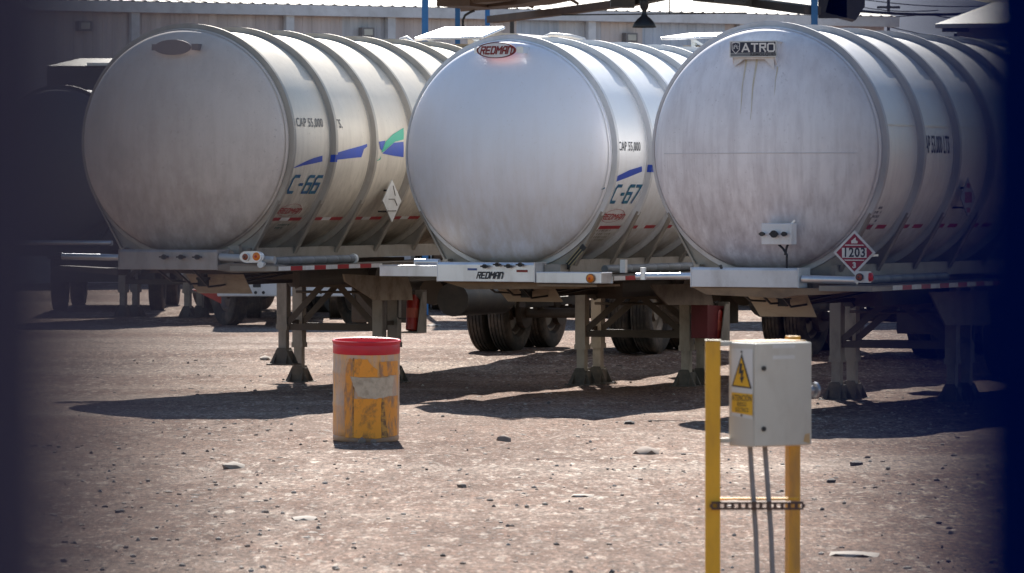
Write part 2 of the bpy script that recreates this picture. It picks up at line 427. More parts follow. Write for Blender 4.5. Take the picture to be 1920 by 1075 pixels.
# ------------------------------------------------------------------ tanker trailer
class Trailer:
    def __init__(s, cx, d, th, zc, L, n, z0=0.0):
        s.d = d; s.th = R(th); s.zc = zc - z0; s.L = L; s.n = n; s.z0 = z0
        s.X0 = (cx - 960) / F * d
        s.root = empty("tanker_trailer", (s.X0, d, z0), -s.th)
        s.ry = .13                      # first ring
        s.M = Matrix.Translation((s.X0, d, z0)) @ Matrix.Rotation(-s.th, 4, 'Z')
        s.Mi = s.M.inverted()
    def local_ray(s, px, py):
        o = s.Mi @ Vector((0, 0, CAMZ)); r = (s.Mi.to_3x3() @ ray(px, py)); return o, r
    def on_shell(s, px, py, rad=1.2):
        """photo pixel -> (y, arc) on the right flank of the shell"""
        o, r = s.local_ray(px, py); ox, oz = o.x, o.z - s.zc
        a = r.x ** 2 + r.z ** 2; b = 2 * (ox * r.x + oz * r.z); c = ox ** 2 + oz ** 2 - rad ** 2
        D = b * b - 4 * a * c
        if D < 0: D = 0
        t = (-b - math.sqrt(D)) / (2 * a); p = o + r * t
        return p.y, math.atan2(p.z - s.zc, p.x) * rad
    def on_plane_x(s, px, py, x):
        o, r = s.local_ray(px, py); t = (x - o.x) / r.x; p = o + r * t; return p
    def on_plane_y(s, px, py, y):
        o, r = s.local_ray(px, py); t = (y - o.y) / r.y; return o + r * t
    def shell_pt(s, y, arc, rad=1.2, off=.004):
        q = arc / rad; k = rad + off; return Vector((k * math.cos(q), y, s.zc + k * math.sin(q)))
    def decal(s, name, parent, m, pts, off=.004, step=.03, rad=1.2):
        """polygon given as (y, arc) points, sliced and wrapped on the shell"""
        bm = bmesh.new(); f = bm.faces.new([bm.verts.new((p[0], p[1], 0)) for p in pts])
        a = min(p[1] for p in pts) + step; b = max(p[1] for p in pts)
        while a < b:
            bmesh.ops.bisect_plane(bm, geom=bm.verts[:] + bm.edges[:] + bm.faces[:], plane_co=(0, a, 0), plane_no=(0, 1, 0)); a += step
        bmesh.ops.triangulate(bm, faces=bm.faces[:]); bm.verts.index_update()
        mb = MB(); mb.add([s.shell_pt(v.co.x, v.co.y, rad, off) for v in bm.verts], [[v.index for v in q.verts] for q in bm.faces]); bm.free()
        return mb.build(name, m, parent)
    def lettering(s, name, parent, m, txt, px, py, size, bold=0, shear=0, sx=1.0, off=.005, rot=0):
        y, arc = s.on_shell(px, py)
        if rot: v, f = block_text(txt, size, bold, shear, sx)
        else: v, f = [(a, b, 0) for a, b in text_mesh(txt, size, bold, shear, sx)[0]], text_mesh(txt, size, bold, shear, sx)[1]
        mb = MB(); mb.add([s.shell_pt(y + a, arc + b, 1.2, off + e) for a, b, e in v], f)
        return mb.build(name, m, parent)
    def body(s, shell_m, head_m, ring_m, saddle_m, zf):
        rt = s.root; zc = s.zc; R0 = 1.2; s.len = s.ry + s.L * (s.n - 1) + .15
        m = MB(); m.lathe([(0.02, R0), (s.len, R0), (s.len + .12, 1.15), (s.len + .3, .85), (s.len + .38, .4), (s.len + .4, .001)], 'Y', (0, 0, zc), 128)
        s.shell = m.build("tank_shell", shell_m, rt, 40)
        m = MB(); prof = [(-.36 + (2.3 - math.sqrt(2.3 ** 2 - r * r)), r) for r in (.001, .1, .2, .3, .4, .5, .6, .7, .8, .9, .97, 1.02)]
        a, b, c, d = Vector((-.122, 1.02)), Vector((-.07, 1.12)), Vector((-.015, 1.195)), Vector((.05, 1.203))
        for i in range(1, 9):
            t = i / 8; q = a * (1 - t) ** 3 + b * 3 * t * (1 - t) ** 2 + c * 3 * t * t * (1 - t) + d * t ** 3; prof.append((q.x, q.y))
        prof += [(.055, 1.212), (.075, 1.212), (.08, 1.2)]
        m.lathe(prof, 'Y', (0, 0, zc), 128); s.head = m.build("tank_head", head_m, rt, 40)
        # hat section ring and the saddle below it
        m = MB(); m.lathe([(-.065, R0 - .01), (-.055, R0 + .008), (-.036, R0 + .012), (-.030, R0 + .062), (-.026, R0 + .066), (.026, R0 + .066), (.030, R0 + .062), (.036, R0 + .012), (.055, R0 + .008), (.065, R0 - .01)], 'Y', (0, 0, zc), 128)
        ring = m.build("stiffening_ring", ring_m, rt, 30, (0, s.ry, 0))
        zb = zf - zc; X = .72; dist = math.hypot(X, zb); al = math.atan2(X, -zb); be = math.acos(min(.999, (R0 + .055) / dist)); q = al + be
        tx, tz = math.sin(q) * (R0 + .055), -math.cos(q) * (R0 + .055)
        m = MB(); m.prism([(-X, -.012, zc + zb), (X, -.012, zc + zb), (tx, -.012, zc + tz), (-tx, -.012, zc + tz)], (0, .024, 0))
        for sg in (-1, 1):
            m.bar((sg * X, 0, zc + zb), (sg * tx, 0, zc + tz), .085, .02)
        sad = m.build("saddle_support", saddle_m, rt, None, (0, s.ry, 0))
        for k in range(1, s.n):
            copy_part(ring, rt, s.L * k); copy_part(sad, rt, s.L * k)
        s.zf = zf
    def frame(s, mt, under):
        rt = s.root; zf = s.zf
        m = MB()
        for sg in (-1, 1):
            m.b2((sg * .70, .0, zf - .015), (sg * .76, s.len - .2, zf + .12))
        m.build("skirt_rail", mt, rt)
        m = MB()
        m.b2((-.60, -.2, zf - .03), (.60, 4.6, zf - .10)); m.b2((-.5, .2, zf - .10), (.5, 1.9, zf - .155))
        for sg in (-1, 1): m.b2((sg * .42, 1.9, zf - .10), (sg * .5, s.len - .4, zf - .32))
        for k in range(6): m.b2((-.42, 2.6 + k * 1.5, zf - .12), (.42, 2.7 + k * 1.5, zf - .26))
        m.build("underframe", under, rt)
        m = MB(); m.tube([(0, .5, zf - .155), (0, .5, zf - .20)], .05, 12); m.b2((-.07, .47, zf - .20), (.07, .53, zf - .23)); m.b2((-.05, .46, zf - .23), (.05, .54, zf - .3))
        m.build("kingpin", BLACK, rt)
    def legs(s, y, x, lm, base, dark, gap=.43, lift=0.0, plate=True):
        rt = s.root; top = s.zf - .10
        for i, (sg, dy) in enumerate(((-1, 0), (-1, gap), (1, 0), (1, gap))):
            up = lift if i == 0 else 0.0
            gx = s.M @ Vector((sg * x, y + dy, 0)); z0 = gz(gx.x, gx.y) - s.z0 + up + base - .01
            m = MB(); m.b2((sg * x - .062, y + dy - .06, z0 + .42), (sg * x + .062, y + dy + .06, top))
            m.b2((sg * x - .07, y + dy - .068, z0 + .41), (sg * x + .07, y + dy + .068, z0 + .47))
            leg = m.build("landing_leg", lm, rt)
            m = MB(); m.b2((sg * x - .048, y + dy - .046, z0 + .05), (sg * x + .048, y + dy + .046, z0 + .43)); m.build("inner_leg", lm, leg)
            m = MB(); a = .145; b = .052
            cx, cy = sg * x, y + dy
            m.b2((cx - a - .01, cy - a, z0), (cx + a + .01, cy + a, z0 + .018))
            for e in (-1, 1):      # flared gusset plates of the sand shoe
                m.prism([(cx - a, cy + e * .075, z0 + .018), (cx + a, cy + e * .075, z0 + .018), (cx + b, cy + e * .075, z0 + .2), (cx - b, cy + e * .075, z0 + .2)], (0, .012, 0))
                m.prism([(cx + e * .075, cy - a, z0 + .018), (cx + e * .075, cy + a, z0 + .018), (cx + e * .07, cy + b, z0 + .17), (cx + e * .07, cy - b, z0 + .17)], (.01, 0, 0))
            m.build("foot", dark, leg)
        m = MB(); m.b2((x + .064, y - .05, top - .42), (x + .13, y + .06, top - .24)); gb = m.build("gearbox", lm, rt, None, None, .008)
        m = MB(); m.tube([(-x + .06, y + gap * .5, top - .33), (x + .16, y + gap * .5, top - .33)], .016, 8); m.build("cross_shaft", UNDER, rt, 60)
        m = MB(); m.tube([(x + .13, y, top - .33), (x + .22, y, top - .33), (x + .235, y - .01, top - .36), (x + .24, y - .03, top - .60), (x + .26, y - .03, top - .62), (x + .34, y - .03, top - .62)], .011, 8); m.build("crank_handle", DARK, gb, 60)
        for k_ in range(3):
            m = MB(); xa = -.30 + .22 * k_; m.tube([(xa, -.1, s.zf - .08), (xa + .02, .3, s.zf - .24 - .03 * k_), (xa + .05, 1.0, s.zf - .27), (xa + .1, 2.2, s.zf - .18), (xa, 4.0, s.zf - .25)], .012, 6); m.build("air_line", BLACK, rt, 60)
        zb = base + .58 + (0.06 if lift else 0)
        m = MB()
        for dy in (0, gap):
            m.bar((-x + .06, y + dy - .0, zb), (x - .06, y + dy, zb), .05, .075)
            m.bar((-x + .05, y + dy - .03, zb + .03), (-.08, y + dy - .03, top - .22), .012, .07)
            m.bar((x - .05, y + dy - .03, zb + .03), (.08, y + dy - .03, top - .22), .012, .07)
        m.bar((-x, y, zb + .05), (-x, y + gap, zb + .05), .04, .05); m.bar((x, y, zb + .05), (x, y + gap, zb + .05), .04, .05)
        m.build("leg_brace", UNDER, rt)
        m = MB()
        m.prism([(-x - .02, y - .075, top), (x + .02, y - .075, top), (x - .07, y - .075, top - .27), (-x + .11, y - .075, top - .27)], (0, .02, 0))
        for sg in (-1, 1):
            m.prism([(sg * (x - .05), y - .085, top), (sg * (x - .075), y - .085, top), (sg * (x - .24), y - .085, top - .27), (sg * (x - .20), y - .085, top - .29)][::1], (0, -.03, 0))
        m.build("gusset_plate", UNDER, rt)
    def bogie(s, y, sets=((0,), (1.25,)), zt=None):
        rt = s.root; zt = s.zf - .32
        for (dy,) in sets:
            gx = s.M @ Vector((0, y + dy, 0)); z = gz(gx.x, gx.y) - s.z0 + .50
            for x in (-1.13, -.83, .83, 1.13): wheel(rt, (x, y + dy, z))
            m = MB(); m.tube([(-1.1, y + dy, z), (1.1, y + dy, z)], .065, 12)
            for sg in (-1, 1):
                m.tube([(sg * .6, y + dy, z), (sg * .68, y + dy, z)], .2, 20); m.b2((sg * .42, y + dy - .5, z + .08), (sg * .5, y + dy + .5, z + .18)); m.b2((sg * .43, y + dy - .06, z), (sg * .49, y + dy + .06, zt + .02))
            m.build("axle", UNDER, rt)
        return
    def front(s, box_m, wing_m, y0=-.42, zt=None, h=.205, xl=-.62, xr=.54, wing='pipe'):
        rt = s.root; zt = zt or s.zf + .09
        m = MB()
        pr = [(y0, zt - h), (y0, zt - .02), (y0 + .02, zt), (y0 + .30, zt), (y0 + .30, zt - .02), (y0 + .05, zt - .03), (y0 + .05, zt - h + .02), (y0 + .22, zt - h + .01), (y0 + .22, zt - h)]
        m.prism([(xl, a, b) for a, b in pr], (xr - xl, 0, 0))
        m.b2((xl - .012, y0 - .004, zt - h - .004), (xl, y0 + .30, zt + .004)); m.b2((xr, y0 - .004, zt - h - .004), (xr + .012, y0 + .30, zt + .004))
        s.box = m.build("front_beam", box_m, rt, None, None, .006)
        s.zt = zt; s.y0 = y0; s.h = h
    def spiggot(s, x, z, mt=None, r=.028):
        m = MB(); y = s.y0; m.tube([(x, y + .0, z), (x, y - .035, z)], r * .6, 10); m.tube([(x, y - .03, z), (x, y - .055, z)], r, 10)
        m.bar((x - r * 1.9, y - .045, z), (x + r * 1.9, y - .045, z), .02, .016)
        m.build("air_coupling", mt or DARK, s.box, 40)
    def deck(s, mt, x0, x1, y0, y1, z, stripes, y_s0, y_s1, n, first_white=True, hgt=.05):
        rt = s.root
        m = MB(); m.b2((x0, y0, z - .008), (x1, y1, z)); m.b2((x1, y0, z - hgt), (x1 - .012, y1, z + .002)); m.b2((x0, y0, z - hgt), (x1, y0 - .012, z + .002))
        dk = m.build("side_deck", mt, rt)
        if stripes:
            for k in range(n):
                a = y_s0 + (y_s1 - y_s0) * k / n; b = y_s0 + (y_s1 - y_s0) * (k + 1) / n
                wht = (k % 2 == 0) == first_white
                m = MB(); m.b2((x1 + .001, a, z - hgt + .004), (x1 + .004, b, z - .002)); m.build("reflective_band", WHITET if wht else REDT, dk)
        return dk
    def tape(s, px0, py0, pattern, k0=0, k1=6, tape_h=.045, lo=.12, hi=.88):
        """red and white reflector strips, one per bay, along a line on the shell"""
        _, arc = s.on_shell(px0, py0)
        for k in range(k0, k1):
            a = s.ry + s.L * k + .08; b = s.ry + s.L * (k + 1) - .08; ln = b - a
            for (u, v, mt) in pattern:
                s.decal("reflective_tape", s.shell, mt, [(a + u * ln, arc - tape_h / 2), (a + v * ln, arc - tape_h / 2), (a + v * ln, arc + tape_h / 2), (a + u * ln, arc + tape_h / 2)])
    def poly(s, name, mt, pix, off=.004, parent=None):
        return s.decal(name, parent or s.shell, mt, [s.on_shell(*p) for p in pix], off)
    def oval(s, name, mt, px, py, a, b, wd=.012, off=.005):
        y, arc = s.on_shell(px, py); mb = MB(); n = 40; vs = []; 
        for k in range(n):
            q = 2 * math.pi * k / n
            for kk in (1, 1 - wd / a): vs.append(s.shell_pt(y + a * kk * math.cos(q) + .25 * b * math.sin(q), arc + b * kk * math.sin(q), 1.2, off))
        mb.add(vs, [(2 * k, 2 * ((k + 1) % n), 2 * ((k + 1) % n) + 1, 2 * k + 1) for k in range(n)])
        return mb.build(name, mt, s.shell)
    def hose(s, x, z, y0, y1, r=.045, mt=None, caps=True):
        m = MB(); pr = []; y = y0; seg = .32
        while y < y1 - .01:
            e = min(y + seg, y1); pr += [(y, r * .90), (y + .012, r), (e - .012, r), (e, r * .90)]; y = e
        m.lathe([(y0, .001)] + pr + [(y1, .001)], 'Y', (x, 0, z), 16)
        h = m.build("hose_tube", mt or TUBE, s.root, 40)
        if caps:
            m = MB(); m.tube([(x, y1, z), (x, y1 + .05, z)], r * 1.25, 12); m.build("end_cap", WHITET, h, 40)
        return h

def dist_lamp(parent, c, r=.045, m=AMBER, facing=(0, -1, 0), ring=ALU, name="marker_lamp"):
    f = Vector(facing).normalized(); c = Vector(c)
    a = MB(); a.tube([c, c + f * .02], r * 1.25, 18); l = a.build(name, ring, parent, 40)
    a = MB(); a.tube([c + f * .02, c + f * .028, c + f * .036], [r, r * .85, r * .3], 18); a.build("lens", m, l, 60)
    a = MB(); a.tube([c + f * .036, c + f * .040], r * .32, 10); a.build("reflector_dot", REDL if m is AMBER else DARK, l, 60)
    return l

GRP = "tanker trailers parked side by side"
T1M = tank_mat("dusty beige tank skin", (.68, .61, .51), (.30, .25, .19), (.24, .19, .14), .48, .2, .55, .55, 2.73)
T1H = tank_mat("dull dusty head skin", (.74, .655, .59), (.46, .38, .32), (.33, .265, .22), .55, .1, .55, .85, 2.73, .9)
T2M = tank_mat("clean silver tank skin", (.80, .80, .80), (.50, .46, .42), (.44, .37, .30), .42, .3, .35, .35, 2.61)
T2H = tank_mat("clean silver head skin", (.86, .86, .90), (.66, .61, .55), (.56, .47, .38), .50, .3, .45, .35, 2.61)
T3M = tank_mat("white tank skin", (.86, .84, .83), (.46, .43, .43), (.38, .33, .32), .45, .3, .45, .45, 2.61)
T3H = tank_mat("streaked white head skin", (.88, .85, .87), (.46, .41, .42), (.38, .32, .33), .48, .15, .8, .75, 2.61, 1.1)
T0M = tank_mat("dark grey tank skin", (.12, .12, .13), (.1, .1, .1), (.08, .08, .08), .5, .3, .4, .4, 2.4)

# ---- left trailer (fleet number 66)
t1 = Trailer(343, 51.4, 22, 2.73, 1.09, 14)
t1.body(T1M, T1H, mat("dusty ring", (.42, .38, .33), .55, .3, (.25, .2, .15), .5, (3, 3, 1.5), .05), STEEL_TAN, 1.47)
t1.frame(STEEL_TAN, UNDER)
tag(t1.root, "dusty beige tanker trailer numbered C-66, with a blank oval plate on its round end", "tanker trailer", GRP)
t1.front(mat("tan front beam", (.42, .38, .36), .5, .3, (.2, .16, .13), .5, (5, 5, 2), .05), STEEL_TAN, zt=1.575, h=.21, xl=-.55, xr=.60)
for x in (.0, .2, .39): t1.spiggot(x, 1.50)
# ---- middle trailer (fleet number 67)
t2 = Trailer(949, 51.4, 26, 2.61, .915, 15)
t2.body(T2M, T2H, mat("clean ring", (.62, .62, .63), .5, .3, (.4, .36, .3), .4, (3, 3, 1.5), .05), STEEL_TAN, 1.35)
t2.frame(STEEL_TAN, UNDER)
tag(t2.root, "clean silver tanker trailer numbered C-67, middle one, with a red and white oval badge", "tanker trailer", GRP)
t2.front(ALU, ALU, zt=1.44, h=.205, xl=-.61, xr=.53)
for x, z in ((-.03, 1.40), (.12, 1.42), (.25, 1.405), (.39, 1.42)): t2.spiggot(x, z, r=.024)
# ---- right trailer
t3 = Trailer(1433, 47.4, 26, 2.61, 1.0, 13)
t3.body(T3M, T3H, mat("white ring", (.56, .55, .56), .5, .2, (.3, .27, .25), .4, (3, 3, 1.5), .05), STEEL_TAN, 1.35)
t3.frame(STEEL_TAN, UNDER)
tag(t3.root, "streaked white tanker trailer at right with a navy badge and 1203 placard", "tanker trailer", GRP)
t3.front(mat("white front beam", (.66, .66, .68), .42, .15, (.22, .18, .15), .45, (4, 4, 2), .05), ALU, zt=1.445, h=.19, xl=-.6, xr=.53)
# ---- far left trailer
t0 = Trailer(105, 75.7, 24, 2.62, 1.1, 9, z0=.14)
t0.body(T0M, T0M, DARK, DARK, 1.28)
t0.frame(DARK, DARK)
tag(t0.root, "dark grey tanker trailer farthest back, half hidden by the left post", "tanker trailer", GRP)
t0.front(DARK, DARK, zt=1.2, h=.15, xl=-1.25, xr=1.0)
m = MB(); m.tube([(-1.0, -.45, 1.26), (1.25, -.45, 1.26)], .04, 12); m.build("hose_tube", ALU, t0.root, 40)
dist_lamp(t0.root, (-.75, -.45, 1.32), .06, REDL)
t0.legs(3.3, .6, LEGM, 0, DARK); t0.bogie(7.4)
m = MB(); m.b2((-.3, 5.0, 1.0), (.9, 6.2, .45)); m.build("tool_locker", DARK, t0.root)

# ---- landing gear and running gear
FTM = mat("dusty foot steel", (.085, .075, .066), .7, .1, (.2, .165, .13), .6, (9, 9, 9))
t1.legs(3.88, .60, LEGM, 0, FTM, lift=.22)
t2.legs(3.30, .65, LEGL, 0, FTM)
t3.legs(3.51, .65, LEGM, 0, FTM)
t1.bogie(11.4); t2.bogie(10.4); t3.bogie(10.0)

for t, yy in ((t1, 6.6), (t2, 6.2), (t3, 6.0)):  # assumed tanker equipment, added to shade and darken the space underneath
    m = MB(); m.b2((-.95, yy, .62), (-.2, yy + .55, 1.18)); m.b2((-.95, yy - .012, .64), (-.6, yy - .001, 1.15)); cbn = m.build("valve_cabinet", UNDER, t.root, None, None, .01)
    m = MB(); m.b2((-.93, yy - .03, .86), (-.90, yy - .013, .95)); m.build("handle", DARK, cbn)
    m = MB(); m.tube([(.1, yy, 1.0), (.1, yy + 1.4, 1.0)], .16, 16); m.build("discharge_pipe", UNDER, t.root, 40)
    m = MB(); m.tube([(.62, yy - .6, .92), (.62, yy + .9, .92)], .2, 20); m.build("air_tank", DARK, t.root, 40)
# skid plates behind the kingpins
def skid(t, x0, x1, y, z1, z0, mt):
    m = MB(); m.prism([(x0, y, z1), (x1, y, z1), (x1 + .06, y + .1, z0), (x0 + .1, y + .1, z0)], (0, .015, 0))
    for k in (1, 2): 
        x = x0 + (x1 - x0) * k / 3; m.b2((x - .008, y - .006, z1 - .02), (x + .008, y, z1 - .04))
    m.build("skid_plate", mt, t.root)
SKM = mat("stained skid plate", (.40, .33, .25), .7, .1, (.16, .1, .06), .7, (2, 2, 6), .1)
skid(t1, -.27, .42, .62, 1.30, 1.09, SKM); skid(t2, -.42, .28, .60, 1.16, 1.0, SKM); skid(t3, -.45, .2, .62, 1.16, .94, SKM)

# front wings, decks, tubes, lamps -------------------------------------------------
# t1: pipe wings and a curved brown underside
m = MB(); m.tube([(.62, -.38, 1.50), (1.26, -.38, 1.47)], .042, 14); m.tube([(.86, -.38, 1.49), (.875, -.38, 1.49)], .046, 14); m.tube([(1.06, -.38, 1.48), (1.075, -.38, 1.48)], .046, 14)
m.build("hose_tube", TUBEL, t1.root, 40)
m = MB(); m.tube([(-.57, -.38, 1.49), (-1.25, -.38, 1.5)], .035, 14); m.build("hose_tube", ALU, t1.root, 40)
m = MB(); m.prism([(.60, -.42, 1.42), (.75, -.42, 1.44), (1.28, -.42, 1.42), (1.30, -.42, 1.39), (1.2, -.42, 1.345), (.8, -.42, 1.335), (.60, -.42, 1.36)], (0, .25, 0)); m.build("corner_guard", mat("brown guard", (.24, .19, .15), .7, 0, (.1, .07, .05), .6, (3, 3, 6), .2), t1.root, None, None, .01)
m = MB(); m.prism([(-.57, -.42, 1.37), (-1.28, -.42, 1.40), (-1.28, -.42, 1.36), (-.57, -.42, 1.30)], (0, .25, 0)); m.build("corner_guard", UNDER, t1.root)
m = MB(); m.lathe([(0, .001), (0, .06), (.10, .09), (.10, .001)], 'X', (.61, -.30, 1.49), 18); m.build("tube_collar", STEEL_TAN, t1.root, 40)
m = MB(); m.b2((.60, -.12, 1.49), (.72, -.05, 1.62)); m.build("bracket", STEEL_TAN, t1.root)
t1.deck(STEEL_TAN, .76, 1.30, -.42, 4.6, 1.405, True, -.38, 2.35, 9)
t1.hose(1.12, 1.455, -.1, 1.95, .045)
l = MB(); 
l.prism([(1.02 + .13 * math.cos(a) * .65 + (.055 if math.cos(a) > 0 else -.055), -.45, 1.505 + .062 * math.sin(a)) for a in [2 * math.pi * k / 20 for k in range(20)]], (0, .03, 0))
lm = l.build("lamp_bracket", ALU, t1.root)
dist_lamp(lm, (.955, -.45, 1.505), .035, mat("brown lens", (.3, .07, .02), .3)); dist_lamp(lm, (1.085, -.45, 1.51), .045, AMBER)
m = MB(); m.tube([(1.13, -.47, 1.425), (1.13, -.40, 1.425)], .035, 14); m.build("end_cap", WHITET, t1.root, 40)

# t2: flat bright wings
m = MB(); m.b2((-1.32, -.40, 1.40), (-.625, -.12, 1.285)); m.b2((-1.32, -.42, 1.405), (-.9, -.10, 1.398)); m.build("front_wing", ALU, t2.root, None, None, .008)
m = MB(); m.tube([(-.92, -.34, 1.44), (-.63, -.34, 1.44)], .035, 14); m.tube([(-.79, -.34, 1.44), (-.775, -.34, 1.44)], .039, 14); m.build("hose_tube", ALU, t2.root, 40)
m = MB(); m.b2((.545, -.40, 1.345), (1.31, -.12, 1.225)); m.b2((.60, -.12, 1.225), (1.31, -.1, 1.30)); w2 = m.build("front_wing", ALU, t2.root, None, None, .008)
dist_lamp(w2, (1.19, -.402, 1.28), .04, AMBER, ring=mat("brown lamp ring", (.3, .15, .05), .5))
m = MB(); m.b2((.55, -.2, 1.345), (.74, .3, 1.42)); m.build("bracket", STEEL_TAN, t2.root)
t2.deck(STEEL_TAN, .76, 1.31, -.1, 4.2, 1.30, True, -.08, 1.3, 5)
t2.hose(1.0, 1.365, .35, 3.3, .045)
m = MB(); m.b2((.55, -.38, 1.215), (1.25, .2, 1.19)); m.prism([(-.62, -.3, 1.235), (1.28, -.3, 1.225), (1.0, -.3, 1.17), (-.3, -.3, 1.15)], (0, .25, 0)); m.build("corner_guard", mat("rusty guard", (.26, .17, .10), .75, 0, (.08, .05, .035), .6, (3, 3, 6), .2), t2.root)
m = MB(); m.prism([(.70, -.02, 1.40), (.745, -.02, 1.365), (.96, -.02, 1.60), (.92, -.02, 1.64)], (0, -.02, 0)); pl = m.build("warning_sticker", BLACK, t2.root)
m = MB()
for k in (-1, 0, 1):
    c = Vector((.832 + k * .022, -.043, 1.50 - k * .02)); d = Vector((.10, 0, .107)); m.bar(c - d * .75, c + d * .75, .004, .008)
m.build("sticker_print", GOLD, pl)
m = MB(); m.b2((1.24, .22, 1.33), (1.30, .28, 1.47)); m.build("marker_plate", WHITET, t2.root)
m = MB(); m.b2((-.25, -.423, 1.355), (-.14, -.426, 1.378)); m.build("sticker", mat("blue sticker", (.08, .12, .3), .5), t2.box)
m = MB(); m.b2((.33, -.423, 1.34), (.46, -.426, 1.365)); m.build("sticker", REDP, t2.box)

# t3
m = MB(); m.tube([(.56, -.36, 1.34), (1.13, -.36, 1.33)], .04, 14); m.build("hose_tube", ALU, t3.root, 40)
m = MB(); m.tube([(-.62, -.36, 1.36), (-1.22, -.36, 1.35)], .035, 14); m.tube([(-1.13, -.40, 1.32), (-1.13, -.40, 1.44)], .03, 10); m.build("hose_tube", ALU, t3.root, 40)
m = MB(); m.prism([(-.6, -.40, 1.25), (.7, -.40, 1.25), (1.2, -.40, 1.28), (1.25, -.40, 1.25), (.8, -.40, 1.19), (.5, -.40, 1.18), (.35, -.40, 1.15), (-.45, -.40, 1.18)], (0, .28, 0)); m.build("corner_guard", mat("rusty guard"  , (.26, .17, .10)), t3.root)
t3.deck(STEEL_TAN, .76, 1.31, -.42, 4.4, 1.275, True, .12, 3.2, 12)
t3.hose(1.08, 1.33, -.1, 2.2, .042, caps=False)
m = MB(); m.b2((1.13, -.42, 1.31), (1.27, -.34, 1.42)); lb = m.build("lamp_box", WHITE_ALU, t3.root)
dist_lamp(lb, (1.185, -.422, 1.365), .03, mat("brown lens", (.3, .07, .02), .3), ring=DARK); dist_lamp(lb, (1.272, -.38, 1.365), .035, REDL, (1, 0, 0), ring=REDL)
m = MB(); m.tube([(-.3, -.40, 1.47), (-.28, -.40, 1.43)], .015, 8); m.build("air_coupling", DARK, t3.box)

# splash guards hanging under the right decks, tool brackets, extinguishers
def hang(t, name, pix, x, mt, th=.02, tilt=0.0):
    pts = [t.on_plane_x(a, b, x) for a, b in pix]
    zt = max(p.z for p in pts); m = MB(); m.prism([(x + (zt - p.z) * tilt, p.y, p.z) for p in pts], (th, 0, 0)); return m.build(name, mt, t.root)
SPL = mat("mud stained guard", (.36, .29, .22), .75, 0, (.13, .08, .05), .8, (5, 5, 5), .25)
hang(t1, "splash_guard", [(642, 514), (762, 520), (769, 540), (771, 563), (700, 563), (645, 528)], .98, SPL)
hang(t2, "splash_guard", [(1218, 534), (1328, 532), (1335, 572), (1250, 572), (1230, 552)], .98, mat("mud stained dark guard", (.2, .16, .13), .8, 0, (.1, .07, .05), .7, (5, 5, 5), .2))
hang(t3, "splash_guard", [(1740, 548), (1850, 545), (1855, 610), (1770, 610)], .98, mat("mud stained dark guard", (.2, .16, .13)))
def extinguisher(t, px, py, sgn, d_y, hh=.5):
    p = t.on_plane_x(px, py, .95); c = p
    br = MB(); br.b2((c.x - .11, c.y - .12, c.z - hh * .62), (c.x + .11, c.y + .14, c.z - hh * .58)); br.b2((c.x - .11, c.y + .12, c.z - hh * .62), (c.x + .11, c.y + .14, c.z + hh * .55))
    br.prism([(c.x + .1, c.y - .12, c.z - hh * .62), (c.x + .1, c.y + .14, c.z - hh * .62), (c.x + .1, c.y + .14, c.z + hh * .5), (c.x + .1, c.y + .02, c.z + hh * .5)], (.012, 0, 0))
    b = br.build("extinguisher_bracket", LEGM, t.root)
    m = MB(); a = Vector((c.x, c.y - .02, c.z - hh * .55)); e = Vector((c.x, c.y + .02, c.z + hh * .42)); ax = e - a
    m.tube([a, a + ax * .02, a + ax * .86, a + ax * .95, e], [.06, .075, .075, .045, .03], 18); ex = m.build("fire_extinguisher", mat("extinguisher red", (.30, .018, .012), .4, 0, (.14, .02, .015), .4), t.root, 40)
    m = MB(); m.tube([a + ax * .35, a + ax * .62], .0765, 18, False); m.build("paper_label", mat("faded label", (.38, .08, .05), .6), ex, 40)
    m = MB(); m.tube([e, e + Vector((0, 0, .05))], .02, 8); m.bar(e + Vector((0, -.07, .05)), e + Vector((0, .03, .06)), .02, .015); m.build("valve_handle", DARK, ex)
extinguisher(t1, 774, 582, 1, 0, .42)
extinguisher(t2, 1342, 605, 1, 0, .42)
hang(t2, "tool_panel", [(1296, 572), (1334, 574), (1334, 634), (1296, 634)], .8, mat("dark red panel", (.13, .012, .02), .6), .2)

# head plates ------------------------------------------------------------------
def plane_text(t, name, parent, mt, txt, px, py, y, size, bold=0, shear=0, sx=1.0, off=.0):
    p = t.on_plane_y(px, py, y)
    if off: v, f = block_text(txt, size, bold, shear, sx)
    else: v, f = text_mesh(txt, size, bold, shear, sx); v = [(a, b, 0) for a, b in v]
    mb = MB(); mb.add([(p.x + a, y - off - e, p.z + b) for a, b, e in v], f); return mb.build(name, mt, parent)
def oval_plate(t, px, py, a, b, y, mt, rim_mt):
    c = t.on_plane_y(px, py, y); m = MB()
    P = lambda k, s_: [(c.x + a * s_ * math.cos(q), k, c.z + b * s_ * math.sin(q)) for q in [2 * math.pi * i / 48 for i in range(48)]]
    m.prism(P(y, 1), (0, .02, 0)); pl = m.build("name_plate", rim_mt, t.root)
    if mt is not rim_mt:
        m = MB(); m.prism(P(y - .004, .90), (0, .003, 0)); m.build("badge_face", mt, pl)
    for sg in (-1, 1):
        x = c.x + sg * a * .93 + (.07 if sg > 0 else 0); m = MB()
        m.b2((x - .012, y + .0185, c.z - .035), (x + .012, y + .40, c.z + .035))
        m.b2((x - .05, y + .012, c.z - .03), (x + .03, y + .018, c.z + .035))
        m.build("plate_bracket", PLATEM if mt is PLATEM else ALU, pl)
    return pl, c
oval_plate(t1, 323, 89, .215, .082, -.235, PLATEM, PLATEM)
pl, c = oval_plate(t2, 930, 94.5, .232, .085, -.235, PLW, mat("dark red rim", (.16, .01, .015), .45))
plane_text(t2, "badge_lettering", pl, DKRED, "REDMAN", 931, 94.5, -.2395, .072, 1.45, .28, .88, .001)
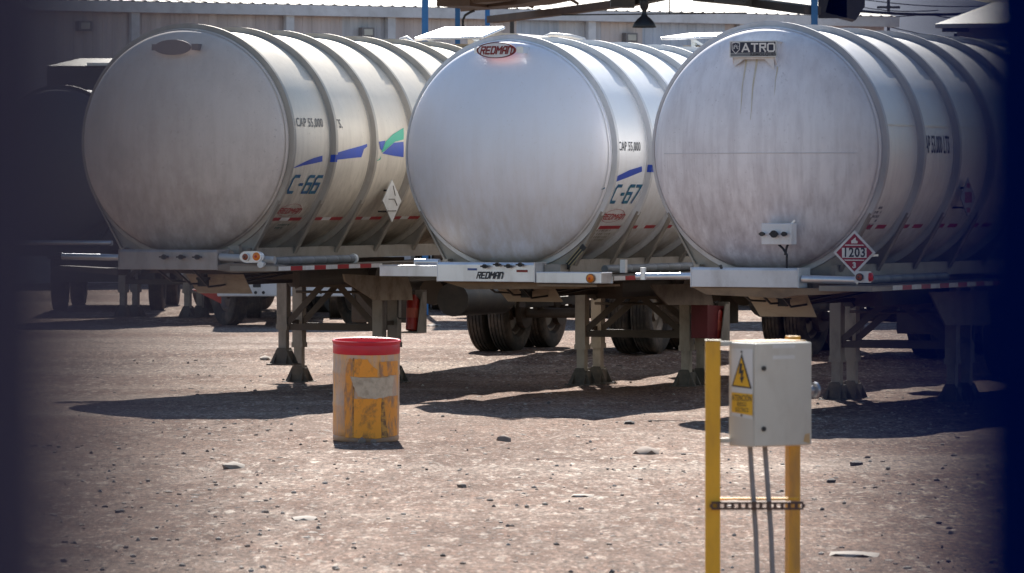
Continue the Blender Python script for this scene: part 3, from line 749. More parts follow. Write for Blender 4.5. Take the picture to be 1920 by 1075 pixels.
plane_text(t2, "beam_lettering", t2.box, INK, "REDMAN", 919, 516.5, -.4225, .062, 1.5, .3, .84, .001)
# right trailer's rectangular badge
y = -.26; a = t3.on_plane_y(1368, 77.5, y); b = t3.on_plane_y(1456, 107, y)
m = MB(); m.b2((a.x, y, a.z), (b.x, y + .025, b.z)); 
bd = m.build("name_plate", mat("badge frame", (.55, .55, .56), .4, .6), t3.root)
zm = b.z + (a.z - b.z) * .27
m = MB(); m.b2((a.x + .012, y - .003, a.z - .012), (b.x - .012, y - .0005, zm)); m.build("badge_face", NAVYP, bd)
m = MB(); m.b2((a.x + .012, y - .003, zm - .003), (b.x - .012, y - .0005, b.z + .01)); m.build("badge_strip", mat("grey badge strip", (.16, .17, .19), .4, .3), bd)
plane_text(t3, "badge_lettering", bd, WHITET, "VTRO", 1422, 89.5, y - .0045, .075, 1.25, .0, 1.12, .001)
plane_text(t3, "badge_small_print", bd, mat("dark small print", (.03, .03, .04), .5), "REMOLQUES", 1431, 102.3, y - .005, .040, .001, 0, 1.15)
sc_ = t3.on_plane_y(1380, 90, y)
m = MB(); sh = [(-.045, .05), (0, .062), (.045, .05), (.042, -.02), (0, -.062), (-.042, -.02)]
m.prism([(sc_.x + u, y - .004, sc_.z + v) for u, v in sh], (0, -.002, 0)); em = m.build("shield_emblem", PLW, bd)
m = MB(); m.prism([(sc_.x + u * .82, y - .0065, sc_.z + v * .82) for u, v in sh], (0, -.001, 0)); m.build("shield_field", NAVYP, em)
m = MB()
for i in range(7):
    q = R(200 - i * 36); m.bar((sc_.x + .010 * math.cos(q), y - .009, sc_.z + .01 * math.sin(q)), (sc_.x + .030 * math.cos(q), y - .009, sc_.z + .036 * math.sin(q)), .003, .006)
m.build("shield_lines", PLW, em)
m = MB()    # bracket shroud carrying the badge
m.b2((a.x + .01, y + .025, a.z - .005), (b.x - .005, y + .45, a.z - .015))
for x in (a.x + .02, b.x - .035): m.prism([(x, y + .026, a.z - .015), (x, y + .40, a.z - .015), (x, y + .12, b.z - .16), (x, y + .026, b.z - .02)], (.012, 0, 0))
m.prism([(a.x + .035, y + .03, b.z + .01), (b.x - .04, y + .03, b.z + .01), (b.x - .04, y + .03, b.z - .12), (b.x - .14, y + .03, b.z - .02), (a.x + .14, y + .03, b.z - .02), (a.x + .035, y + .03, b.z - .09)], (0, .008, 0))
m.build("plate_bracket", WHITE_ALU, bd)
# rust runs below the badge, on the dome surface
def dome_y(x, z, t):
    r = math.hypot(x, z - t.zc); return -.36 + (2.3 - math.sqrt(2.3 ** 2 - r * r)) if r < 1.02 else -.12
RUN = mat("rust run", (.62, .55, .42), .6, 0, (.72, .70, .68), .8, (30, 30, 3))
for (px, y0_, y1_, w_) in ((1398, 112, 215, .010), (1418, 110, 225, .012), (1458, 125, 180, .008)):
    m = MB(); vs = []; n = 14
    for i in range(n + 1):
        p = t3.on_plane_y(px + .5 * math.sin(i * .7), y0_ + (y1_ - y0_) * i / n, -.2); ww = w_ * (1 - i / n * .85)
        for e in (-1, 1): vs.append((p.x + e * ww, dome_y(p.x, p.z, t3) - .003, p.z))
    m.add(vs, [(2 * i, 2 * i + 1, 2 * i + 3, 2 * i + 2) for i in range(n)]); m.build("rust_run", RUN, t3.head)
# horizontal weld seam across the right head
m = MB(); pts = []
zs = t3.on_plane_y(1400, 287.5, -.3).z
for i in range(41):
    x = -1.12 + 2.24 * i / 40; r = math.hypot(x, zs - t3.zc)
    yy = -.36 + (2.3 - math.sqrt(2.3 ** 2 - r * r)) if r < 1.02 else -.122 + (r - 1.02) * .8
    pts.append((x, yy - .001, zs))
m.tube(pts, .0045, 6); m.build("weld_seam", mat("weld seam", (.62, .60, .62), .5, .2), t3.head, 60)
# bright trim strip along the right flank
_, arc = t3.on_shell(1700, 235.5)
for k in range(0, 7):
    a_ = t3.ry + k * t3.L + .07; b_ = a_ + t3.L - .14
    p0 = t3.shell_pt(a_, arc, 1.2, .004); p1 = t3.shell_pt(b_, arc, 1.2, .004); m = MB(); m.bar(p0, p1, .014, .016); m.build("trim_strip", ALU, t3.shell)
# junction box with couplings on the head
p0 = t3.on_plane_y(1432, 419, -.36); p1 = t3.on_plane_y(1488, 459, -.36)
m = MB(); m.b2((p0.x, -.42, p0.z), (p1.x, -.28, p1.z)); jb = m.build("coupling_box", WHITE_ALU, t3.root, None, None, .006)
cz = (p0.z + p1.z) / 2
for k, rr in ((.08, .022), (.48, .036), (.82, .024)):
    x = p0.x + (p1.x - p0.x) * k; m = MB(); m.tube([(x, -.42, cz), (x, -.46, cz)], rr * .7, 12); m.tube([(x, -.455, cz), (x, -.48, cz)], rr, 12); m.bar((x - rr * 1.3, -.47, cz), (x + rr * 1.3, -.47, cz), .018, .016); m.build("air_coupling", BLACK if k > .1 else DARK, jb, 40)
m = MB(); m.bar((p1.x - .01, -.38, p0.z), (p1.x + .02, -.38, p0.z + .03), .01, .02); m.build("latch", ALU, jb)
m = MB(); q = Vector((p0.x + .16, -.36, p1.z)); m.tube([q, q + Vector((.05, -.01, -.04)), q + Vector((.09, -.01, -.10)), q + Vector((.085, 0, -.24)), q + Vector((.07, .02, -.30))], .012, 8); m.build("cable", BLACK, jb, 60)
m = MB(); q = Vector((p1.x - .06, -.36, p1.z)); m.tube([q, q + Vector((-.01, -.01, -.03)), q + Vector((-.03, 0, -.10))], .012, 8); m.build("cable", BLACK, jb, 60)

# placards (diamonds) ------------------------------------------------------------
def diamond(t, ctr, ux, uz, a, faces, name="hazard_placard", back=WHITE_ALU):
    """ctr, unit vectors, half diagonal a"""
    n = ux.cross(uz).normalized(); P = lambda u, v, o: ctr + ux * u + uz * v + n * o
    m = MB(); m.prism([P(-a, 0, 0), P(0, -a, 0), P(a, 0, 0), P(0, a, 0)], -n * .012); base = m.build(name, back, t.root)
    return base, P
REDH = mat("placard red", (.30, .012, .03), .45)
# 1203 placard faces the camera, standing on the saddle of the right trailer
c = t3.on_plane_y(1602, 474, -.28)
ux = Vector((math.cos(R(4)), math.sin(R(4)), 0)); uz = Vector((0.0, 0, 1)); 
pl, P = diamond(t3, c, ux, uz, .215, None)
n_ = ux.cross(uz)
def face(pts, mt, o, nm, par): m = MB(); m.prism([P(u, v, o) for u, v in pts], n_ * .0015); return m.build(nm, mt, par)
k = .185; face([(-k, 0), (0, -k), (k, 0), (0, k)], REDH, .001, "placard_face", pl)
face([(-.125, -.050), (.125, -.050), (.125, .046), (-.125, .046)], WHITET, .003, "number_panel", pl)
face([(-.095, -.078), (.095, -.078), (.105, -.068), (-.105, -.068)], WHITET, .003, "placard_line", pl)
face([(-.09, .078), (.09, .078), (.10, .068), (-.10, .068)], WHITET, .003, "placard_line", pl)
face([(-.03, .09), (.03, .09), (.035, .11), (.015, .12), (.012, .15), (-.012, .128), (-.032, .115)], WHITET, .003, "flame_mark", pl)
v, f = text_mesh("1203", .125, .003, 0, .88); m = MB(); m.add([P(x_, y_ - .002, .006) for x_, y_ in v], f); m.build("placard_number", INK, pl)
v, f = text_mesh("3", .075, .004); m = MB(); m.add([P(x_, y_ - .125, .004) for x_, y_ in v], f); m.build("placard_number", WHITET, pl)
for o_ in (-.1, .09):
    m = MB(); m.bar(P(o_, -.03, -.012), Vector((P(o_, 0, 0).x, .1, c.z - .03)), .02, .02); m.build("placard_bracket", ALU, pl)
# flank placards: frames standing slightly off the shell
def flank(t, px, py, a, mt, nm, sx=1.0):
    y, arc = t.on_shell(px, py); q = arc / 1.2; ctr = t.shell_pt(y, arc, 1.2, .06); ctr.x = max(ctr.x, 1.2 * math.sqrt(max(0, 1 - (max(0, abs(ctr.z - t.zc) - a) / 1.2) ** 2)) + .05)
    ux = Vector((0, 1, 0)); uz = Vector((0, 0, 1)); n = ux.cross(uz)
    m = MB(); m.prism([ctr - ux * a * sx, ctr - uz * a, ctr + ux * a * sx, ctr + uz * a], -n * .012); b = m.build("hazard_placard", mt, t.root)
    for e in (-.5, .5): 
        m = MB(); c0 = ctr + uz * a * e; m.bar(c0 - n * .013, c0 - n * .17, .03, .02); m.build("placard_bracket", DARK, b)
    m = MB(); m.prism([ctr - ux * a * .8 * sx + uz * .0 - ux * .1 - n * .02, ctr - uz * a * .75 - ux * .12 - n * .02, ctr - uz * a * .7 - ux * .09 - n * .02, ctr - ux * a * .75 * sx - n * .02], -n * .01)
    return b, ctr, ux, uz, n
b1, ctr, ux, uz, n = flank(t1, 713, 372, .235, mat("bare placard", (.75, .73, .70), .45, .2, (.3, .26, .2), .4), "x", 1.1)
m = MB()
for (u0, v0, u1, v1) in ((-.10, .02, .06, .02), (.06, .02, .13, -.05), (.02, .17, .08, .06), (-.13, -.11, .10, -.11)):
    m.bar(ctr + ux * u0 + uz * v0 + n * .004, ctr + ux * u1 + uz * v1 + n * .004, .006, .012)
m.build("placard_frame", LEGM, b1)
b3, ctr, ux, uz, n = flank(t3, 1797, 367, .20, mat("dim placard", (.42, .40, .44), .5), "x", 1.05)
m = MB(); 
for (u0, u1, v0, v1) in ((-.10, .10, -.05, .06), (-.05, .05, .10, .15), (-.05, .05, -.15, -.10)):
    m.prism([ctr + ux * u0 + uz * v0 + n * .002, ctr + ux * u1 + uz * v0 + n * .002, ctr + ux * u1 + uz * v1 + n * .002, ctr + ux * u0 + uz * v1 + n * .002], n * .001)
m.build("placard_face", REDH, b3)

# flank lettering and stripes ----------------------------------------------------
t1.lettering("capacity_lettering", t1.shell, INKW, "CAP 55,000", 580, 231, .135, .002, 0, .98)
t1.lettering("capacity_lettering", t1.shell, INKW, "LTS.", 632, 233, .135, .002, 0, 1.05)
t2.lettering("capacity_lettering", t2.shell, INK, "CAP 55,000", 1180, 275.5, .135, .001, 0, .80)
t3.lettering("capacity_lettering", t3.shell, INK, "CAP 53,000 LTS", 1755, 273, .25, .004, 0, .41)
t1.lettering("fleet_number", t1.shell, NAVYT, "C-66", 571, 346, .185, 1.1, .22, 1.12, .005, 1)
t2.lettering("fleet_number", t2.shell, NAVYT, "C-67", 1173, 364, .185, 1.15, .22, .96, .005, 1)
t1.oval("logo_outline", REDW, 543, 394, .27, .085); t1.lettering("logo_lettering", t1.shell, REDW, "REDMAN", 543, 395, .062, 1.25, .3, 1.5, .005, 1)
t2.oval("logo_outline", REDW, 1149, 405, .27, .085); t2.lettering("logo_lettering", t2.shell, REDW, "REDMAN", 1149, 406, .062, 1.25, .3, 1.5, .005, 1)
t1.poly("blue_stripe", BLUE, [(547, 316), (568, 305), (586, 297), (604, 292), (604, 303), (586, 307), (566, 311)])
t1.poly("blue_stripe", BLUE, [(630, 287), (650, 281), (676, 274), (688, 270), (688, 275), (682, 280), (677, 295), (655, 297), (630, 300)])
t1.poly("blue_stripe", BLUE, [(710, 266), (722, 264), (716, 283), (712, 279)])
t1.poly("blue_stripe", BLUE, [(716, 288), (738, 268), (756, 266), (756, 295), (735, 292)])
t1.poly("green_stripe", GREEN, [(714, 286), (722, 266), (736, 252), (756, 240), (756, 262), (740, 266), (730, 274), (718, 285)], .006)
t1.poly("green_stripe", GREEN, [(702, 305), (712, 297), (714, 292), (713, 299)])
t2.poly("blue_stripe", BLUE, [(1149, 334), (1180, 319), (1203, 312), (1203, 322), (1176, 333), (1149, 343)])
# stripe pieces that run over the rings
def on_ring(t, k, z0, z1, mt, par):
    m = MB(); vs = []; R1 = 1.2 + .068; y = t.ry + t.L * k
    for i in range(7):
        z = z0 + (z1 - z0) * i / 6 - t.zc; x = math.sqrt(R1 * R1 - z * z)
        for e in (-.029, .029): vs.append((x + .001, y + e, z + t.zc))
    m.add(vs, [(2 * i, 2 * i + 1, 2 * i + 3, 2 * i + 2) for i in range(6)]); m.build("blue_stripe", mt, par)
    m = MB(); vs = []
    for i in range(7):
        z = z0 + (z1 - z0) * i / 6 - t.zc
        for rr in (1.2 + .014, 1.2 + .066): vs.append((math.sqrt(rr * rr - z * z), y - .039 + (.006 if rr > 1.23 else 0), z + t.zc))
    m.add(vs, [(2 * i, 2 * i + 1, 2 * i + 3, 2 * i + 2) for i in range(6)]); m.build("blue_stripe", mt, par)
def zpix(t, px, py): y, arc = t.on_shell(px, py, 1.25); return t.zc + 1.25 * math.sin(arc / 1.25)
on_ring(t1, 1, zpix(t1, 616, 304), zpix(t1, 616, 290), BLUE, t1.shell)
on_ring(t2, 1, zpix(t2, 1208, 323), zpix(t2, 1208, 309), BLUE, t2.shell)
t2.poly("blue_stripe", NAVYT, [(1126, 356), (1134, 351), (1146, 349), (1149, 346), (1149, 349), (1144, 352), (1134, 354)])
PAT = [(.0, .30, REDT), (.30, .62, WHITET), (.62, 1.0, REDT)]
t1.tape(560, 410.5, [(.02, .42, REDT), (.42, .66, WHITET), (.66, 1.0, REDT)], 0, 6)
t2.tape(1160, 426, [(.0, .28, WHITET), (.28, 1.0, REDT)], 0, 1); t2.tape(1160, 426, [(.0, .38, REDT), (.38, .64, WHITET), (.64, 1.0, REDT)], 1, 5)
t3.tape(1650, 425, [(.1, .38, REDT), (.38, .52, WHITET), (.52, .82, REDT)], 0, 6, .05)
# small print blocks under the tapes
def small_print(t, px, py, rows, w_, mt, dy=.05):
    y, arc = t.on_shell(px, py); m = MB()
    for i in range(rows):
        for j in range(int(w_ / .05)):
            if random.random() < .18: continue
            a_ = y + j * .05; ln = random.uniform(.02, .045); z_ = arc - i * dy
            m.add([t.shell_pt(a_, z_, 1.2, .004), t.shell_pt(a_ + ln, z_, 1.2, .004), t.shell_pt(a_ + ln, z_ + dy * .55, 1.2, .004), t.shell_pt(a_, z_ + dy * .55, 1.2, .004)], [(0, 1, 2, 3)])
    m.build("data_panel", mt, t.shell)
small_print(t2, 1105, 434, 3, .22, mat("faint print", (.42, .38, .30), .6)); small_print(t2, 1122, 434, 4, .38, mat("faint print", (.42, .38, .30), .6))
small_print(t1, 500, 422, 2, .2, mat("faint print", (.42, .38, .30), .6)); small_print(t1, 519, 423, 2, .35, mat("dim green print", (.08, .14, .11), .6))
random.seed(5); small_print(t3, 1632, 392, 6, .38, mat("dim grey print", (.22, .2, .2), .6))

# hatch covers and rails on top of the tanks
def hatch(t, y, zt, w_, dp, dz, mt):
    m = MB(); ct = t.zc + 1.2
    m.prism([(-w_ / 2, y, zt), (w_ / 2, y, zt + .01), (w_ / 2 + .06, y + dp, zt + dz), (-w_ / 2 + .15, y + dp, zt + dz)], (0, 0, .02)); cov = m.build("hatch_cover", WHITET, t.root)
    m = MB()
    e = [Vector((-w_ / 2, y, zt)), Vector((w_ / 2, y, zt + .01)), Vector((w_ / 2 + .06, y + dp, zt + dz)), Vector((-w_ / 2 + .15, y + dp, zt + dz))]
    for i in range(4): m.tube([e[i], e[(i + 1) % 4]], .02, 8)
    for x in (-.3, .3): m.bar((x, y + dp * .3, ct - .05), (x, y + dp * .3, zt + dz * .3), .05, .05); m.bar((x, y + .05, zt), (x + .2, y + dp * .3, zt - .13), .03, .03)
    m.build("cover_frame", ALU, cov)
    m = MB(); m.b2((-.45, y + dp * .35, ct - .1), (.42, y + dp, zt - .08)); m.build("hatch_box", mat("tan hatch box", (.36, .30, .24), .6, .1), t.root)
hatch(t1, 7.35, 4.05, .88, .55, .14, ALU)
hatch(t2, 5.5, 4.0, 1.3, .5, .06, ALU)
m = MB(); ct = t1.zc + 1.2
m.prism([(-.1, 8.2, ct - .1), (.75, 8.2, ct - .25), (.75, 8.2, ct + .10), (.55, 8.2, ct + .20), (-.1, 8.2, ct + .24)], (0, 1.0, 0)); m.build("manhole_housing", mat("cream housing", (.5, .46, .40), .55, .1), t1.root)
m = MB()
for yy in (9.6,):
    m.tube([(.30, yy, ct - .12), (.31, yy, ct + .12), (.36, yy, ct + .20), (.45, yy, ct + .23), (.70, yy, ct + .21), (.85, yy + .1, ct + .17), (.9, yy + .1, ct + .08), (.92, yy + .1, ct - .45)], .026, 10)
m.build("guard_rail", WHITE_ALU, t1.root, 60)
m = MB(); m.tube([(-.52, 7.0, ct - .15), (-.53, 7.0, ct + .02), (-.47, 7.0, ct + .10), (-.40, 7.0, ct + .12), (-.30, 7.0, ct + .05)], .03, 10); m.build("guard_rail", WHITE_ALU, t1.root, 60)

# ------------------------------------------------------------------ truck standing behind the left trailer
WTR = mat("white truck paint", (.70, .70, .72), .35, 0, (.4, .36, .3), .4, (3, 3, 2))
tx = (548 - 960) / F * 74; zt0 = gz(tx, 74)
tr = empty("parked_truck", (tx, 74, zt0), R(2)); tag(tr, "white truck seen under the left trailer, only its bumper and front tyres showing", "truck")
m = MB(); m.b2((-1.15, -.35, .46), (1.15, -.1, .74)); bp = m.build("bumper", WTR, tr, None, None, .02)
for sg in (-1, 1):
    m = MB(); m.b2((sg * .60, -.356, .60), (sg * .48, -.34, .71)); m.build("fog_lamp", BLACK, bp)
    for k in (0, 1): m = MB(); m.tube([(sg * (.56 - k * .12), -.356, .52), (sg * (.56 - k * .12), -.34, .52)], .025, 10); m.build("bolt_hole", BLACK, bp)
m = MB(); m.prism([(-1.2, .0, .95), (1.2, .0, .95), (1.2, .0, 2.5), (1.1, .0, 2.75), (-1.1, .0, 2.75), (-1.2, .0, 2.5)], (0, 1.9, 0)); cb = m.build("cab", WTR, tr, None, None, .05)
m = MB(); m.b2((-1.0, -.01, 1.65), (1.0, -.002, 2.4)); m.build("windscreen", mat("dark glass", (.02, .025, .03), .1), cb)
m = MB()
for k in range(6): m.b2((-.6, -.02, 1.0 + k * .09), (.6, -.002, 1.05 + k * .09))
m.build("grille", BLACK, cb)
m = MB(); m.b2((-.45, .2, .55), (.45, 6.0, .85)); m.build("chassis", DARK, tr)
for sg in (-1, 1):
    ww_ = wheel(tr, (sg * .98, .55, .5)); ww_.rotation_euler = (0, 0, R(24)); wheel(tr, (sg * .98, 4.6, .5)); wheel(tr, (sg * .68, 4.6, .5))
    m = MB(); m.b2((sg * .8, .1, 1.05), (sg * 1.18, 1.4, .98)); m.build("mudguard", DARK, tr)
m = MB(); m.prism([(-1.55, .1, .56), (-1.10, .1, .54), (-1.10, .1, .34)], (0, .1, 0)); m.build("reflector_panel", mat("orange red panel", (.55, .06, .03), .5), tr)

# another vehicle far behind between the left and middle trailers
tx = (868 - 960) / F * 84; zt0 = gz(tx, 84)
tr = empty("parked_truck", (tx, 84, zt0), R(0)); tag(tr, "dark truck farther back, its tyres and fuel tank seen left of the rear duals", "truck")
for x in (-.72, -.42, .42, .72): wheel(tr, (x, 0, .5)); wheel(tr, (x, 1.3, .5))
m = MB(); m.b2((-1.2, -.6, 1.1), (1.2, 6, 1.25)); m.b2((-1.2, -.5, 1.25), (1.2, 6, 3.2)); m.build("box_body", DARK, tr)
m = MB(); m.tube([(-.5, -.5, 1.0), (.8, -.5, 1.0)], .2, 20); m.build("fuel_tank", mat("brown tank", (.16, .11, .08), .6, .2), tr, 40)
m = MB(); m.b2((-.9, -.7, .1), (-.82, -.64, 1.2)); m.b2((-.9, -.7, .1), (-.6, -.64, .16)); m.build("guard_leg", LEGM, tr)

tx = (1385 - 960) / F * 86; zt0 = gz(tx, 86)  # added dark trailer, blocks lit ground to deepen the dark under the tankers
tr = empty("parked_truck", (tx, 86, zt0), R(-3)); tag(tr, "made-up dark low trailer, added behind the right-hand bogies to hide lit ground", "truck")
m = MB(); m.b2((-2.9, 0, .55), (3.4, 2.4, 2.1)); m.build("added_dark_body", DARK, tr, None, None, .03)
m = MB(); m.b2((-2.9, -.02, .50), (3.4, .06, .62)); m.build("side_rail", UNDER, tr)
for x in (-2.2, -1.1, 2.0, 3.0):
    w_ = wheel(tr, (x, .15, .5)); w_.rotation_euler = (0, 0, R(90))
# dark cab roof above the far left trailer
tx = (196 - 960) / F * 83; zt0 = gz(tx, 83)
tr = empty("parked_truck", (tx, 83, zt0), 0); tag(tr, "dark truck cab rising behind the farthest left trailer", "truck")
m = MB(); m.b2((-1.0, 0, .9), (.9, 1.8, 4.2)); m.prism([(-1.0, -.02, 4.2), (.9, -.02, 4.2), (.9, 1.8, 4.38), (-.6, 1.8, 4.38)], (0, 0, .04)); m.build("cab", DARK, tr, None, None, .03)
m = MB(); m.b2((-.3, -.04, 4.24), (.9, .2, 4.29)); m.build("roof_visor", ALU, tr)
m = MB(); m.b2((-.95, .1, .5), (.85, 5, .9)); m.build("chassis", DARK, tr)
for sg in (-1, 1): wheel(tr, (sg * .85, .8, .5)); wheel(tr, (sg * .85, 4.4, .5))

# ------------------------------------------------------------------ drum
dx = (686 - 960) / 214.8; DY = 41.9; dz = gz(dx, DY)
dr = empty("plastic_drum", (dx, DY, dz), 0); dr.rotation_euler = (R(2.4), R(.4), 0); tag(dr, "battered open-top orange drum with a red rim band and torn labels, standing on the dirt", "drum")
def drum_mat():
    m = bpy.data.materials.new("sun-faded drum"); m.use_nodes = True; n = m.node_tree; L = n.links
    p = n.nodes["Principled BSDF"]; p.inputs["Roughness"].default_value = .5
    tc = n.nodes.new("ShaderNodeTexCoord"); sp = n.nodes.new("ShaderNodeSeparateXYZ"); L.new(tc.outputs["Object"], sp.inputs[0])
    def nse(sc, detail=6, rg=.65):
        mp = n.nodes.new("ShaderNodeMapping"); mp.inputs["Scale"].default_value = sc; L.new(tc.outputs["Object"], mp.inputs[0])
        z = n.nodes.new("ShaderNodeTexNoise"); z.inputs["Scale"].default_value = 1; z.inputs["Detail"].default_value = detail; z.inputs["Roughness"].default_value = rg
        L.new(mp.outputs[0], z.inputs[0]); return z.outputs[0]
    def rng(v, a, b, c, d):
        r = n.nodes.new("ShaderNodeMapRange"); r.inputs[1].default_value = a; r.inputs[2].default_value = b; r.inputs[3].default_value = c; r.inputs[4].default_value = d
        L.new(v, r.inputs[0]); return r.outputs[0]
    def mix(f, a, b):
        q = n.nodes.new("ShaderNodeMix"); q.data_type = 'RGBA'; L.new(f, q.inputs[0])
        if isinstance(a, tuple): q.inputs[6].default_value = (*a, 1)
        else: L.new(a, q.inputs[6])
        q.inputs[7].default_value = (*b, 1); return q.outputs[2]
    c = mix(rng(nse((14, 14, 1.5)), .42, .62, 0, .85), (.60, .40, .28), (.82, .38, .08))
    c = mix(rng(nse((7, 7, 4)), .52, .68, 0, .7), c, (.42, .30, .24))
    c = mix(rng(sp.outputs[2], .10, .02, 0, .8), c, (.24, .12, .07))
    c = mix(rng(nse((30, 30, 24), 3), .64, .72, 0, .6), c, (.14, .07, .04))
    L.new(c, p.inputs["Base Color"]); return m
DRM = drum_mat()
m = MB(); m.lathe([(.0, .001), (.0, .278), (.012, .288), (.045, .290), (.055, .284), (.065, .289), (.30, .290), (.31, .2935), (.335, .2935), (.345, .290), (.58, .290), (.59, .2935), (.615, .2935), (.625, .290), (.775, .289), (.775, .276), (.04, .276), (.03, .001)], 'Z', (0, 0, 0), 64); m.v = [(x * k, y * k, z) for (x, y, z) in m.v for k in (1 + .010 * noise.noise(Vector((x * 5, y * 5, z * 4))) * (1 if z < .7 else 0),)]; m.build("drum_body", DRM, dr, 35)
RB = mat("red plastic band", (.62, .012, .035), .4, 0, (.40, .04, .05), .5, (8, 8, 8))
m = MB(); m.lathe([(.768, .291), (.772, .2935), (.835, .2935), (.85, .290), (.868, .300), (.880, .300), (.886, .292), (.882, .280), (.84, .274), (.70, .274), (.70, .2755), (.768, .2765)], 'Z', (0, 0, 0), 64, True); m.build("rim_band", RB, dr, 35)
def drum_patch(name, mt, pts, off=.0025, seg=.012):
    """patch on the drum front: pts = (fraction across the visible width -1..1, z)"""
    pp = [(math.asin(max(-1, min(1, u))) * .29, z) for u, z in pts]
    bm = bmesh.new(); bm.faces.new([bm.verts.new((a, b, 0)) for a, b in pp])
    a = min(p[0] for p in pp) + seg
    while a < max(p[0] for p in pp): bmesh.ops.bisect_plane(bm, geom=bm.verts[:] + bm.edges[:] + bm.faces[:], plane_co=(a, 0, 0), plane_no=(1, 0, 0)); a += seg
    bmesh.ops.triangulate(bm, faces=bm.faces[:]); bm.verts.index_update(); r = .2945 + off
    mb = MB(); mb.add([(r * math.sin(v.co.x / .29), -r * math.cos(v.co.x / .29), v.co.y) for v in bm.verts], [[v.index for v in f.verts] for f in bm.faces]); bm.free()
    return mb.build(name, mt, dr)
def jag(pts, j=.008, n=5):
    out = []
    for i in range(len(pts)):
        a = pts[i]; b = pts[(i + 1) % len(pts)]
        for k in range(n): t = k / n; out.append((a[0] + (b[0] - a[0]) * t + random.uniform(-j, j) * 2, a[1] + (b[1] - a[1]) * t + random.uniform(-j, j)))
    return out
YL = mat("stained yellow label", (.95, .35, .03), .5, 0, (.30, .13, .045), .85, (11, 11, 10), lo=.50, hi=.68)
OL = mat("orange scuffed label", (.85, .32, .04), .5, 0, (.28, .17, .12), .8, (16, 16, 6), lo=.46, hi=.6)
PP = mat("weathered paper", (.62, .50, .37), .8, 0, (.30, .22, .15), .7, (14, 14, 12), .3)
DKL = mat("dark glue line", (.22, .11, .05), .7, 0, (.62, .30, .06), .9, (16, 16, 22), lo=.42, hi=.56)
Z = lambda y: (970 - y) / 808 * .885           # crop row -> height on the drum
U = lambda x: (x - 521) / 250.0
drum_patch("yellow_label", YL, jag([(U(438), Z(612)), (U(438), Z(925)), (U(640), Z(930)), (U(640), Z(612))], .003))
drum_patch("yellow_label", OL, jag([(U(660), Z(600)), (U(655), Z(925)), (U(752), Z(915)), (U(756), Z(600))], .004))
drum_patch("yellow_label", YL, jag([(U(440), Z(300)), (U(438), Z(440)), (U(610), Z(440)), (U(610), Z(380)), (U(560), Z(340)), (U(535), Z(296))], .004))
drum_patch("yellow_label", OL, jag([(U(622), Z(320)), (U(625), Z(436)), (U(750), Z(430)), (U(752), Z(320))], .006))
drum_patch("yellow_label", OL, jag([(U(385), Z(340)), (U(362), Z(600)), (U(372), Z(925)), (U(430), Z(925)), (U(432), Z(300)), (U(400), Z(300))], .010), .0015)
drum_patch("paper_patch", PP, jag([(U(412), Z(440)), (U(440), Z(530)), (U(470), Z(600)), (U(600), Z(612)), (U(715), Z(592)), (U(728), Z(435)), (U(600), Z(448))], .006), .005)
drum_patch("glue_line", DKL, jag([(U(430), Z(290)), (U(428), Z(925)), (U(438), Z(925)), (U(438), Z(290))], .002, 12), .003)
drum_patch("glue_line", DKL, jag([(U(640), Z(615)), (U(636), Z(780)), (U(645), Z(925)), (U(690), Z(925)), (U(672), Z(770)), (U(658), Z(615))], .007, 6), .0035)

# ------------------------------------------------------------------ electrical box on its yellow stand
BD = 23.1; S = F / BD
def bx(px): return (px - 960) / F * BD
def bz(py): return at(960, py, BD).z
YEL = mat("yellow post paint", (.80, .40, .015), .45, 0, (.38, .17, .03), .5, (6, 6, 2.5), .08, lo=.5, hi=.75)
YEL2 = mat("yellow brown post paint", (.78, .39, .02), .5, 0, (.28, .15, .07), .7, (6, 6, 2), .08)
BXM = mat("cream enclosure paint", (.60, .565, .49), .42, 0, (.36, .29, .22), .5, (5, 5, 2.5), .03, lo=.5, hi=.8)
bc = Vector((bx(1443), BD, 0))
st = empty("electrical_cabinet_stand", (bc.x, BD, 0), 0)
tag(st, "cream electrical enclosure with a yellow lightning warning sign, mounted on two yellow posts", "electrical box")
X = lambda px: bx(px) - bc.x
m = MB(); m.box((X(1337), .02, (bz(640) - .3) / 2 ), (.072, .05, bz(640) + .3)); pst = m.build("yellow_post", YEL, st, None, None, .004)
m = MB(); m.box((X(1337), .02, bz(638.5)), (.076, .054, .004)); m.build("post_cap", mat("pale cap", (.7, .6, .4), .5), pst)
m = MB(); m.box((X(1492), .24, (bz(633) - .3) / 2), (.06, .055, bz(633) + .3), Matrix.Rotation(R(20), 3, 'Z')); m.build("yellow_post", YEL2, st, None, None, .004)
# enclosure: door faces right of the camera
al = R(35); Wd, Dp, Ht = .338, .215, bz(641) - bz(836); rot = Matrix.Rotation(al, 3, 'Z')
e1 = rot @ Vector((1, 0, 0)); e2 = rot @ Vector((0, 1, 0))
corner = Vector((X(1415.5), -.12, bz(837)))       # near lower vertical edge
